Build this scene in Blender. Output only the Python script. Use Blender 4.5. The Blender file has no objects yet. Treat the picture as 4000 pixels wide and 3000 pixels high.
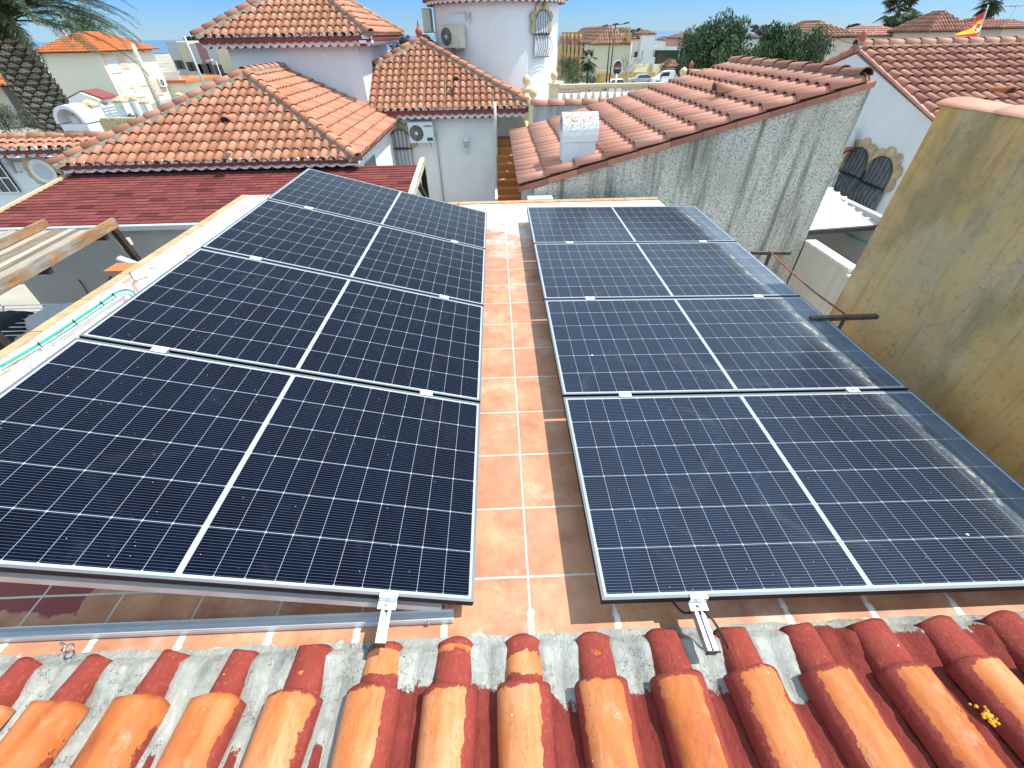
import bpy, math, random
from mathutils import Vector, Matrix
rnd = random.Random(7)
PI = math.pi
R_ = math.radians
scene = bpy.context.scene
COL = scene.collection

# ------------------------------------------------------------------ camera
F, PITCH, ROLL, YAW, CZ = 1646.27, 0.69471, -0.01851, 0.02264, 1.8008
def _axes():
    fwd = Vector((math.sin(YAW)*math.cos(PITCH), math.cos(YAW)*math.cos(PITCH), -math.sin(PITCH)))
    right = Vector((math.cos(YAW), -math.sin(YAW), 0)); up = right.cross(fwd)
    c, s = math.cos(ROLL), math.sin(ROLL)
    return c*right+s*up, -s*right+c*up, fwd
AR, AU, AF = _axes()
cam = bpy.data.cameras.new('camera'); co = bpy.data.objects.new('camera', cam); COL.objects.link(co)
cam.sensor_width = 36; cam.lens = F/4000*36; cam.clip_start = 0.05; cam.clip_end = 30000
co.matrix_world = Matrix(((AR.x, AU.x, -AF.x, 0), (AR.y, AU.y, -AF.y, 0), (AR.z, AU.z, -AF.z, CZ), (0, 0, 0, 1)))
scene.camera = co
# ------------------------------------------------------------------ world, sun, exposure
SUN_EL, SUN_AZ = R_(60.0), R_(84.0)          # azimuth measured from +y towards +x
w = bpy.data.worlds.new('World'); scene.world = w; w.use_nodes = True
wn = w.node_tree; bg = wn.nodes['Background']
sky = wn.nodes.new('ShaderNodeTexSky'); sky.sky_type = 'NISHITA'; sky.sun_disc = False
sky.sun_elevation = SUN_EL; sky.sun_rotation = SUN_AZ; sky.air_density = 1.0; sky.dust_density = 0.0; sky.ozone_density = 3.0
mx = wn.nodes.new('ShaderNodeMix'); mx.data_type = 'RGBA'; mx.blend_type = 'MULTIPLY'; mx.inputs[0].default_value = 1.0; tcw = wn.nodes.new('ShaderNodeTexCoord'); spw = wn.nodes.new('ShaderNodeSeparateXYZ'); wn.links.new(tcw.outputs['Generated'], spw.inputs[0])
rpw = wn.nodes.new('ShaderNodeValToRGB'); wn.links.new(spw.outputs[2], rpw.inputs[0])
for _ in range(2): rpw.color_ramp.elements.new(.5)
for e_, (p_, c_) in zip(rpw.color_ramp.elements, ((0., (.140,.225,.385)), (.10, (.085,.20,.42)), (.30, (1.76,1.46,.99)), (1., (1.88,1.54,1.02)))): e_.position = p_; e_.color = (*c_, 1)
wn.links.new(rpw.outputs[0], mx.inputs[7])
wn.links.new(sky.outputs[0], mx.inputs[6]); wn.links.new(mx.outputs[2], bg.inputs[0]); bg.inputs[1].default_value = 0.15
sl = bpy.data.lights.new('sun', 'SUN'); sl.energy = 2.35; sl.angle = R_(0.53); sl.color = (1.0, 0.955, 0.89)
so = bpy.data.objects.new('sun', sl); COL.objects.link(so)
sd = Vector((math.sin(SUN_AZ)*math.cos(SUN_EL), math.cos(SUN_AZ)*math.cos(SUN_EL), math.sin(SUN_EL)))
so.rotation_euler = sd.to_track_quat('Z', 'Y').to_euler(); so.location = sd*30
vs = scene.view_settings; vs.view_transform = 'Standard'; vs.look = 'None'; vs.exposure = 1.38; vs.gamma = 1.0

# ------------------------------------------------------------------ survey helpers: pixel of the photograph -> point on a real plane
def ray(px, py):
    return AR*((px-2000)/F)+AU*((1500-py)/F)+AF
def atY(px, py, y):
    d = ray(px, py); return Vector((0, 0, CZ))+d*(y/d.y)
def atX(px, py, x):
    d = ray(px, py); return Vector((0, 0, CZ))+d*(x/d.x)
def atZ(px, py, z):
    d = ray(px, py); return Vector((0, 0, CZ))+d*((z-CZ)/d.z)
def G(y):
    if y < 40: return -3.2
    if y < 130: return -3.2-(y-40)*4.8/90
    if y < 500: return -8-(y-130)*15/370
    return -23-(y-500)*0.001

# ------------------------------------------------------------------ mesh builder
class MB:
    def __init__(s): s.v = []; s.f = []; s.m = []; s.t = []; s.uv = {}; s.a = {}; s.sm = []
    def vert(s, p): s.v.append(tuple(p)); return len(s.v)-1
    def face(s, idx, m=0, t=None, uv=None, sm=False):
        s.f.append(tuple(idx)); s.m.append(m); s.t.append(rnd.random() if t is None else t); s.sm.append(sm)
        if uv: s.uv[len(s.f)-1] = uv
    def poly(s, pts, m=0, t=None, uv=None, sm=False):
        i = [s.vert(p) for p in pts]; s.face(i, m, t, uv, sm)
    def box(s, a, b, m=0, t=None, rot=None, piv=None):
        x0, y0, z0 = a; x1, y1, z1 = b
        P = [Vector(p) for p in ((x0,y0,z0),(x1,y0,z0),(x1,y1,z0),(x0,y1,z0),(x0,y0,z1),(x1,y0,z1),(x1,y1,z1),(x0,y1,z1))]
        if rot is not None:
            c = Vector(piv) if piv is not None else (Vector(a)+Vector(b))/2
            P = [c+rot@(p-c) for p in P]
        i = [s.vert(p) for p in P]; t = rnd.random() if t is None else t
        for q in ((0,3,2,1),(4,5,6,7),(0,1,5,4),(1,2,6,5),(2,3,7,6),(3,0,4,7)): s.face([i[k] for k in q], m, t)
    def bar(s, p, q, wd, ht, m=0, up=(0,0,1), t=None):       # box beam from p to q
        p, q = Vector(p), Vector(q); d = (q-p).normalized(); u = Vector(up)
        if abs(d.dot(u)) > .98: u = Vector((1,0,0))
        r = d.cross(u).normalized(); u = r.cross(d).normalized()
        ii = [s.vert(e+r*(wd/2*sx)+u*(ht/2*sz)) for e in (p, q) for sx, sz in ((-1,-1),(1,-1),(1,1),(-1,1))]
        t = rnd.random() if t is None else t
        for k in ((0,3,2,1),(4,5,6,7),(0,1,5,4),(1,2,6,5),(2,3,7,6),(3,0,4,7)): s.face([ii[j] for j in k], m, t)
    def tube(s, pts, r, n=8, m=0, cap=True, t=None, sm=True):
        pts = [Vector(p) for p in pts]; rs = r if isinstance(r, (list, tuple)) else [r]*len(pts)
        rings = []; pr = None
        for k, p in enumerate(pts):
            d = (pts[min(k+1, len(pts)-1)]-pts[max(k-1, 0)])
            if d.length < 1e-9: d = Vector((0,0,1))
            d.normalize()
            a = (pr if pr is not None else (Vector((1,0,0)) if abs(d.x) < .9 else Vector((0,1,0))))
            a = (a-d*a.dot(d)); 
            if a.length < 1e-5: a = d.orthogonal()
            a.normalize(); pr = a; b = d.cross(a)
            rings.append([s.vert(p+(a*math.cos(2*PI*j/n)+b*math.sin(2*PI*j/n))*rs[k]) for j in range(n)])
        t = rnd.random() if t is None else t
        for k in range(len(pts)-1):
            for j in range(n):
                s.face((rings[k][j], rings[k][(j+1)%n], rings[k+1][(j+1)%n], rings[k+1][j]), m, t, None, sm)
        if cap: s.face(rings[0][::-1], m, t); s.face(rings[-1], m, t)
    def lathe(s, c, prof, n=16, m=0, t=None, sm=True, a0=0., a1=2*PI, ax=None):
        c = Vector(c); full = abs(a1-a0-2*PI) < 1e-6; cnt = n if full else n+1
        rings = []
        for r, z in prof:
            rings.append([s.vert(c+Vector((r*math.cos(a0+(a1-a0)*j/n), r*math.sin(a0+(a1-a0)*j/n), z))) for j in range(cnt)])
        t = rnd.random() if t is None else t
        for k in range(len(prof)-1):
            for j in range(n):
                j2 = (j+1)%cnt
                s.face((rings[k][j], rings[k][j2], rings[k+1][j2], rings[k+1][j]), m, t, None, sm)
    def ext(s, pts, d, m=0, mside=None, t=None):              # extruded polygon
        d = Vector(d); pts = [Vector(p) for p in pts]; n = len(pts)
        a = [s.vert(p) for p in pts]; b = [s.vert(p+d) for p in pts]
        t = rnd.random() if t is None else t; ms = m if mside is None else mside
        s.face(a[::-1], m, t); s.face(b, m, t)
        for k in range(n): s.face((a[k], a[(k+1)%n], b[(k+1)%n], b[k]), ms, t)
    def build(s, name, mats, parent=None, loc=None):
        me = bpy.data.meshes.new(name); me.from_pydata(s.v, [], s.f)
        if not isinstance(mats, (list, tuple)): mats = [mats]
        for q in mats: me.materials.append(q)
        me.polygons.foreach_set('material_index', s.m)
        me.polygons.foreach_set('use_smooth', s.sm)
        at = me.attributes.new('tint', 'FLOAT', 'FACE'); at.data.foreach_set('value', s.t)
        if s.uv:
            ul = me.uv_layers.new(name='UVMap')
            for fi, uv in s.uv.items():
                for k, li in enumerate(me.polygons[fi].loop_indices): ul.data[li].uv = uv[k]
        for nm_, vals in s.a.items():
            aa = me.attributes.new(nm_, 'FLOAT', 'POINT'); aa.data.foreach_set('value', vals)
        me.update()
        o = bpy.data.objects.new(name, me); COL.objects.link(o)
        if parent is not None: o.parent = parent
        return o
def tag(o, label, cat, group=None):
    o['label'] = label; o['category'] = cat
    if group: o['group'] = group
    return o
def thing(name, label, cat, loc=(0,0,0), group=None):
    o = bpy.data.objects.new(name, None); COL.objects.link(o); o.location = loc; o.empty_display_size = .2
    return tag(o, label, cat, group)
def struct(o, kind='structure'): o['kind'] = kind; return o
def part(mb, name, mats, root):                              # part of a thing whose Empty may be off the origin; mesh written in world coordinates
    o = mb.build(name, mats, None)
    top = Vector((0,0,0)); p = root
    while p is not None: top += Vector(p.location); p = p.parent
    if top.length > 0:
        for v in o.data.vertices: v.co -= top
    o.parent = root
    return o
def curve_pts(pts, n=6):                                     # Catmull-Rom
    P = [Vector(p) for p in pts]; P = [P[0]*2-P[1]]+P+[P[-1]*2-P[-2]]; out = []
    for k in range(1, len(P)-2):
        for j in range(n):
            t = j/n; a, b, c, d = P[k-1], P[k], P[k+1], P[k+2]
            out.append(.5*((2*b)+(c-a)*t+(2*a-5*b+4*c-d)*t*t+(3*b-a-3*c+d)*t*t*t))
    out.append(P[-2]); return out
def hsh(i, j, k=0):
    n = math.sin(i*127.1+j*311.7+k*74.7)*43758.5453; return n-math.floor(n)
def vnoise(x, y, k=0):
    xi, yi = math.floor(x), math.floor(y); fx, fy = x-xi, y-yi; fx = fx*fx*(3-2*fx); fy = fy*fy*(3-2*fy)
    a = hsh(xi,yi,k)*(1-fx)+hsh(xi+1,yi,k)*fx; b = hsh(xi,yi+1,k)*(1-fx)+hsh(xi+1,yi+1,k)*fx
    return a*(1-fy)+b*fy
def fbm(x, y, k=0, o=4):
    s = 0; a = .5; n = 0
    for i in range(o): s += a*vnoise(x*2**i, y*2**i, k+i); n += a; a *= .5
    return s/n

# ------------------------------------------------------------------ material helpers
class NT:
    def __init__(s, name):
        s.m = bpy.data.materials.new(name); s.m.use_nodes = True; s.t = s.m.node_tree
        s.b = s.t.nodes['Principled BSDF']
    def n(s, typ, props=None, **inp):
        nd = s.t.nodes.new('ShaderNode'+typ)
        for k, v in (props or {}).items(): setattr(nd, k, v)
        for k, v in inp.items():
            key = int(k[1:]) if k[0] == 'i' and k[1:].isdigit() else k.replace('_', ' ')
            s.set(nd.inputs[key], v)
        return nd
    def set(s, sock, v):
        if hasattr(v, 'outputs'): s.t.links.new(v.outputs[0], sock)
        elif hasattr(v, 'is_output'): s.t.links.new(v, sock)
        else:
            if isinstance(v, (tuple, list)) and sock.type == 'RGBA' and len(v) == 3: v = tuple(v)+(1,)
            sock.default_value = v
    def math(s, op, a, b=0., c=None, clamp=False):
        nd = s.n('Math', {'operation': op, 'use_clamp': clamp}, i0=a, i1=b)
        if c is not None: s.set(nd.inputs[2], c)
        return nd.outputs[0]
    def mix(s, f, a, b, bt='MIX'):
        nd = s.n('Mix', {'data_type': 'RGBA', 'blend_type': bt}); s.set(nd.inputs[0], f); s.set(nd.inputs[6], a); s.set(nd.inputs[7], b)
        return nd.outputs[2]
    def ramp(s, f, stops, interp='LINEAR'):
        nd = s.n('ValToRGB'); cr = nd.color_ramp; cr.interpolation = interp; s.set(nd.inputs[0], f)
        while len(cr.elements) < len(stops): cr.elements.new(.5)
        for e, (p, c) in zip(cr.elements, stops): e.position = p; e.color = tuple(c)+((1,) if len(c) == 3 else ()) if isinstance(c, (tuple, list)) else (c, c, c, 1)
        return nd.outputs[0]
    def coord(s, kind='Object'): return s.n('TexCoord').outputs[kind]
    def noise(s, scale, detail=4, rough=.55, vec=None, dist=0., stretch=None):
        v = vec if vec is not None else s.coord()
        if stretch: v = s.n('Mapping', None, Vector=v, Scale=stretch).outputs[0]
        return s.n('TexNoise', None, Vector=v, Scale=scale, Detail=detail, Roughness=rough, Distortion=dist).outputs[0]
    def attr(s, name): return s.n('Attribute', {'attribute_name': name}).outputs['Fac']
    def step(s, v, e, w=.02): return s.n('MapRange', None, i0=v, i1=e-w, i2=e+w, i3=0., i4=1.).outputs[0]
    def bump(s, h, strength=.4, dist=.01, normal=None):
        nd = s.n('Bump', None, Strength=strength, Distance=dist, Height=h)
        if normal is not None: s.set(nd.inputs['Normal'], normal)
        return nd.outputs[0]
    def out(s, col=None, rough=None, metal=None, normal=None, spec=None, **kw):
        if col is not None: s.set(s.b.inputs['Base Color'], col)
        if rough is not None: s.set(s.b.inputs['Roughness'], rough)
        if metal is not None: s.set(s.b.inputs['Metallic'], metal)
        if normal is not None: s.set(s.b.inputs['Normal'], normal)
        if spec is not None: s.set(s.b.inputs['Specular IOR Level'], spec)
        for k, v in kw.items(): s.set(s.b.inputs[k.replace('_', ' ')], v)
        return s.m
def plain(name, col, rough=.6, metal=0., var=.12, scale=8., bump=0., bscale=60., spec=None):
    q = NT(name); nz = q.noise(scale, 4)
    dark = tuple(c*(1-var) for c in col); lite = tuple(min(1, c*(1+var)) for c in col)
    c = q.ramp(nz, [(.3, dark), (.7, lite)])
    nrm = q.bump(q.noise(bscale, 4), bump, .01) if bump else None
    return q.out(c, rough, metal, nrm, spec)
def stucco(name, col, scale=45., strength=.5, dirt=.25, dirtcol=(.22,.21,.18), dist=.012, vert_streak=True, dlo=.52, dhi=.8):
    q = NT(name)
    a = q.noise(1.3, 5, .6); st = q.noise(1.0, 5, .6, stretch=(5., 5., .45)) if vert_streak else q.noise(3, 5)
    m = q.math('MULTIPLY', q.ramp(st, [(dlo, 0.), (dhi, 1.)]), dirt)
    base = q.mix(q.ramp(a, [(.3, 0.), (.7, 1.)]), tuple(c*.93 for c in col), col)
    c = q.mix(m, base, dirtcol)
    g = q.noise(scale, 3, .6)
    c = q.mix(q.math('MULTIPLY', q.ramp(g, [(.32, 1.), (.5, 0.)]), .18), c, tuple(x*.5 for x in col))
    return q.out(c, .9, 0., q.bump(g, strength, dist), .2)
def clay(name, lo, mid, hi, moss=.25, rough=.75, mosscol=(.12,.08,.05), scale=9., bump=.25):
    q = NT(name); t = q.attr('tint')
    c = q.ramp(t, [(0., lo), (.5, mid), (1., hi)])
    n1 = q.noise(scale, 5, .6); c = q.mix(q.math('MULTIPLY', q.ramp(n1, [(.35, 1.), (.6, 0.)]), .35), c, lo)
    n2 = q.noise(3.1, 6, .7); c = q.mix(q.math('MULTIPLY', q.ramp(n2, [(.56, 0.), (.72, 1.)]), moss), c, mosscol)
    return q.out(c, rough, 0., q.bump(q.noise(55, 4, .7), bump, .004), .25)

M = {}
M['white_wall'] = stucco('white stucco', (.80,.80,.80), 38, .55, .12, (.35,.35,.33))
M['white_wall_smooth'] = stucco('white render', (.78,.78,.79), 60, .25, .12, (.4,.4,.38))
M['cream'] = plain('cream paint', (.72,.55,.33), .6, var=.08, scale=5, bump=.1)
M['grey_wall'] = None
M['tile_a'] = clay('salmon clay roof tile', (.38,.15,.085), (.49,.215,.127), (.57,.28,.18), .10)
M['tile_b'] = clay('pink clay roof tile', (.51,.22,.145), (.60,.275,.19), (.66,.33,.235), .05)
M['tile_c'] = clay('brown red clay roof tile', (.28,.115,.08), (.40,.18,.122), (.52,.25,.16), .12)
M['tile_far'] = clay('far clay roof tile', (.28,.125,.08), (.38,.185,.12), (.46,.25,.165), .15)
M['tile_orange'] = clay('orange clay roof tile', (.40,.11,.035), (.50,.15,.045), (.56,.18,.06), .05)
M['channel'] = clay('channel tile with moss', (.20,.115,.07), (.28,.155,.09), (.34,.19,.115), .5, .9, (.12,.09,.05))
M['mortar_dark'] = plain('aged ridge mortar', (.23,.19,.14), .95, var=.35, scale=14, bump=.5)
M['red_paint_trim'] = plain('oxblood painted eave', (.22,.045,.04), .7, var=.2)
M['white_trim'] = plain('white painted eave', (.78,.77,.76), .8, var=.05)
M['dark_glass'] = plain('dark window glass', (.02,.023,.03), .08, var=.2, spec=.8)
M['dusk_glass'] = plain('grey reflecting glass', (.13,.15,.17), .2, var=.3)
M['pale_blind'] = plain('pale roller blind', (.55,.56,.57), .6, var=.05)
M['iron'] = plain('black wrought iron', (.025,.025,.028), .5, .4, var=.2)
M['sandstone'] = plain('sandstone surround', (.50,.38,.22), .85, var=.3, scale=6, bump=.4)
M['plastic_white'] = plain('white enamel', (.75,.75,.73), .35, var=.04)
M['plastic_cream'] = plain('aged cream enamel', (.62,.58,.48), .45, var=.08)
M['pvc_grey'] = plain('grey pvc', (.45,.45,.46), .5, var=.06)
M['alu'] = plain('mill aluminium', (.82,.83,.86), .28, .9, var=.05, bump=.05, bscale=200)
M['alu_matt'] = plain('clear anodised aluminium', (.66,.67,.69), .42, .6, var=.05)
M['black_frame'] = plain('black anodised frame', (.012,.012,.015), .6, .0, var=.08, spec=.2)
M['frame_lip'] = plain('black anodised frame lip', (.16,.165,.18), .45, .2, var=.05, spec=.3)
M['steel'] = plain('bolt steel', (.5,.5,.5), .3, 1., var=.1)
M['rubber'] = plain('black cable sheath', (.012,.012,.013), .45)
M['hose'] = plain('green garden hose', (.03,.42,.26), .4, var=.1)
M['red_cable'] = plain('red cable', (.5,.12,.07), .5)
M['rust'] = plain('rusty rod', (.30,.10,.045), .9, var=.3, scale=30, bump=.3)
M['dark_bar'] = plain('dark weathered steel bar', (.10,.085,.075), .7, .3, var=.3, scale=20)
M['asphalt'] = plain('asphalt', (.10,.10,.10), .9, var=.15, scale=2)
M['pavement'] = plain('pavement', (.42,.40,.37), .9, var=.1, scale=2)
M['trunk'] = plain('bark', (.10,.075,.055), .95, var=.35, scale=10, bump=.6)
M['wood_dark'] = plain('creosoted timber', (.035,.022,.015), .8, var=.4, scale=10)
M['finial'] = plain('terracotta finial', (.42,.12,.06), .7)

# ---- ground sheet
def ground_mat():
    q = NT('dry ground'); v = q.coord()
    a = q.noise(.06, 6, .6, v); b = q.noise(1.2, 5, .6, v)
    c = q.ramp(a, [(.3, (.16,.16,.08)), (.42, (.34,.30,.22)), (.55, (.50,.46,.39)), (.75, (.55,.52,.46))])
    c = q.mix(q.math('MULTIPLY', b, .5), c, (.14,.12,.09)); return q.out(c, .95, 0., q.bump(b, .5, .05), .1)
M['ground'] = ground_mat()
g = MB(); xs_ = [-1500,-700,-350,-180,-90,-50,-25,-12,0,12,25,50,90,180,350,700,1500]; ys_ = [-60,0,10,20,40,60,80,100,130,160,200,260,330,420,500,800,1300]
for y in ys_:
    for x in xs_: g.vert((x, y, G(y)))
for j in range(len(ys_)-1):
    for i in range(len(xs_)-1):
        a = j*len(xs_)+i; g.face((a, a+1, a+1+len(xs_), a+len(xs_)))
struct(g.build('ground', M['ground']))
q = NT('sea water'); sw = q.noise(.02, 4)
M['sea'] = q.out((.015,.09,.19), .35, 0., q.bump(sw, .3, .5), .5)
s = MB(); s.poly([(-16000,1250,-22.6),(16000,1250,-22.6),(24000,24000,-22.6),(-24000,24000,-22.6)]); struct(s.build('sea', M['sea']))

# ================================================================== roof toolkit
def tile_slope(tiles, base, O, U, V, width, vmax, pitch=.24, course=.34, r=.084, seg=6, vmin=None, tint=None, m=0, mb=0, thick=.014, basetop=.0):
    """Spanish cover tiles over channel tiles on the plane O + u U + v V (V upslope); vmax(u) bounds each column."""
    U, V, O = Vector(U).normalized(), Vector(V).normalized(), Vector(O); Nn = U.cross(V).normalized()
    if Nn.z < 0: Nn = -Nn
    vmin = vmin or (lambda u: 0.)
    ncol = int(round(width/pitch)); pitch = width/ncol
    def P(u, v, n): return O+U*u+V*v+Nn*n
    for i in range(ncol):
        uc = (i+.5)*pitch; hi = max(vmax(uc-r*.8), vmax(uc), vmax(uc+r*.8)); lo = min(vmin(uc-r), vmin(uc+r))
        j = int(math.floor(lo/course)); ju = rnd.uniform(-.012, .012)
        while j*course < hi-.03:
            v0 = j*course+rnd.uniform(-.008, .008); v1 = v0+course*1.12; tt = rnd.random()*.8+hsh(i, j, 3)*.2 if tint is None else tint
            yaw = rnd.uniform(-.012, .012); lift = rnd.uniform(0, .006)
            rings = []
            for (vv, rr, n0) in ((v0, r, .030+lift), (v1, r*.80, .006)):
                for q_ in ((0,) if vv == v1 else (0, 1)):
                    ring = []
                    for k in range(seg+1):
                        a = PI*k/seg; rq = rr-(thick if q_ else 0)
                        u = uc+ju+rq*math.cos(PI-a)+yaw*(vv-v0); v = min(max(vv, vmin(u)), max(vmax(u), v0 if vv == v0 else 0))
                        v = min(v, vmax(u)) if vmax(u) > vmin(u) else vmin(u)
                        ring.append(tiles.vert(P(u, v, n0+rq*.92*math.sin(a))))
                    rings.append(ring)
            outer, inner, top = rings
            for k in range(seg):
                tiles.face((outer[k], outer[k+1], top[k+1], top[k]), m, tt, None, True)
                tiles.face((inner[k], inner[k+1], outer[k+1], outer[k]), m, tt*.3)
            j += 1
    if base is not None:
        n = ncol*4
        for i in range(n):
            u0, u1 = width*i/n, width*(i+1)/n
            d0 = -.0+.022*math.cos(2*PI*u0/pitch)+basetop; d1 = .022*math.cos(2*PI*u1/pitch)+basetop
            a0, a1, b0, b1 = vmin(u0), vmin(u1), vmax(u0), vmax(u1)
            if b0 <= a0+1e-4 and b1 <= a1+1e-4: continue
            base.poly([P(u0, a0, d0), P(u1, a1, d1), P(u1, max(b1, a1), d1), P(u0, max(b0, a0), d0)], mb)
def caps(mb, A, B, r=.105, ln=.36, m=0, mm=1, lift=.05, mortar=True, seg=7):
    A, B = Vector(A), Vector(B); d = B-A; L = d.length; d.normalize(); n = max(1, int(round(L/ln))); ln = L/n
    side = d.cross(Vector((0,0,1))).normalized(); up = side.cross(d).normalized()
    for i in range(n):
        p0 = A+d*(i*ln-.03); p1 = A+d*((i+1)*ln+.015); t = rnd.random(); rings = []
        for (p, rr, l) in ((p0, r, lift+.018), (p0, r-.014, lift+.018), (p1, r*.84, lift)):
            rings.append([mb.vert(p+side*(rr*math.cos(PI*k/seg))+up*(l+rr*.9*math.sin(PI*k/seg))) for k in range(seg+1)])
        for k in range(seg):
            mb.face((rings[0][k], rings[0][k+1], rings[2][k+1], rings[2][k]), m, t, None, True)
            mb.face((rings[1][k], rings[1][k+1], rings[0][k+1], rings[0][k]), m, t*.4)
    if mortar:
        a = r*1.45
        pts = [A-side*a-up*.04, A-side*r*.8+up*(lift+.02), A+side*r*.8+up*(lift+.02), A+side*a-up*.04]
        mb.ext(pts, B-A, mm)
def eave(mb, A, B, out, z, rows=2, pitch=.24, lob=.075, step=.10, mf=0, mr=1, band=.07):
    """scalloped tile cornice: rows of U shaped lobes, white faces, oxblood undersides. A..B runs along the eave at height z"""
    A, B, out = Vector(A), Vector(B), Vector(out).normalized(); d = B-A; L = d.length; d.normalize(); n = max(1, int(round(L/pitch)))
    for rw in range(rows):
        zt = z-rw*(band+.03); p0 = A-out*(step*rw)+Vector((0,0,zt-A.z)); inn = -out*(step+.10)
        prof = []
        for i in range(n):
            for k in range(6):
                a = k/6; prof.append(((i+a)*L/n, -band-lob*.9*abs(math.sin(PI*a))))
        prof.append((L, -band))
        front = mf if rw == rows-1 else mr
        top = [p0+d*0, p0+d*L]
        ftop = [mb.vert(p0+d*s_) for s_, _ in prof]; fbot = [mb.vert(p0+d*s_+Vector((0,0,zz))) for s_, zz in prof]
        bbot = [mb.vert(p0+d*s_+Vector((0,0,zz))+inn) for s_, zz in prof]
        for k in range(len(prof)-1):
            mb.face((ftop[k], fbot[k], fbot[k+1], ftop[k+1]), front); mb.face((fbot[k], bbot[k], bbot[k+1], fbot[k+1]), mr)
        mb.poly([p0+Vector((0,0,0)), p0+d*L, p0+d*L+inn, p0+inn], mf)
        mb.poly([p0, p0+inn, p0+inn+Vector((0,0,-band)), p0+Vector((0,0,-band))], mf)
        mb.poly([p0+d*L, p0+d*L+inn, p0+d*L+inn+Vector((0,0,-band)), p0+d*L+Vector((0,0,-band))], mf)
        # pale mortar plugs under the cover tiles of the first course
        if rw == 0:
            for i in range(n):
                c = p0+d*((i+.5)*L/n)+out*.015
                pts = [c+d*(.075*math.cos(PI*k/6))+Vector((0,0,.012+.075*math.sin(PI*k/6))) for k in range(7)]
                mb.ext(pts, -out*.05, mf)
def vent_tile(name, p, d, mat, root):
    mb = MB(); p = Vector(p); d = Vector(d).normalized(); side = d.cross(Vector((0,0,1))).normalized(); up = side.cross(d)
    for a, b in (((.10, .09), (.085, .0)), ):
        pass
    rings = []
    for (t_, rr, h) in ((0, .115, .10), (0, .095, .10), (.34, .07, .0)):
        rings.append([mb.vert(p+d*t_+side*(rr*math.cos(PI*k/8))+up*(h+rr*math.sin(PI*k/8)-.02)) for k in range(9)])
    for k in range(8):
        mb.face((rings[0][k], rings[0][k+1], rings[2][k+1], rings[2][k]), 0, .2, None, True); mb.face((rings[1][k], rings[1][k+1], rings[0][k+1], rings[0][k]), 0, .2)
    mb.face(rings[1], 1)
    return part(mb, name, [mat, M['rubber']], root)

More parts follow.
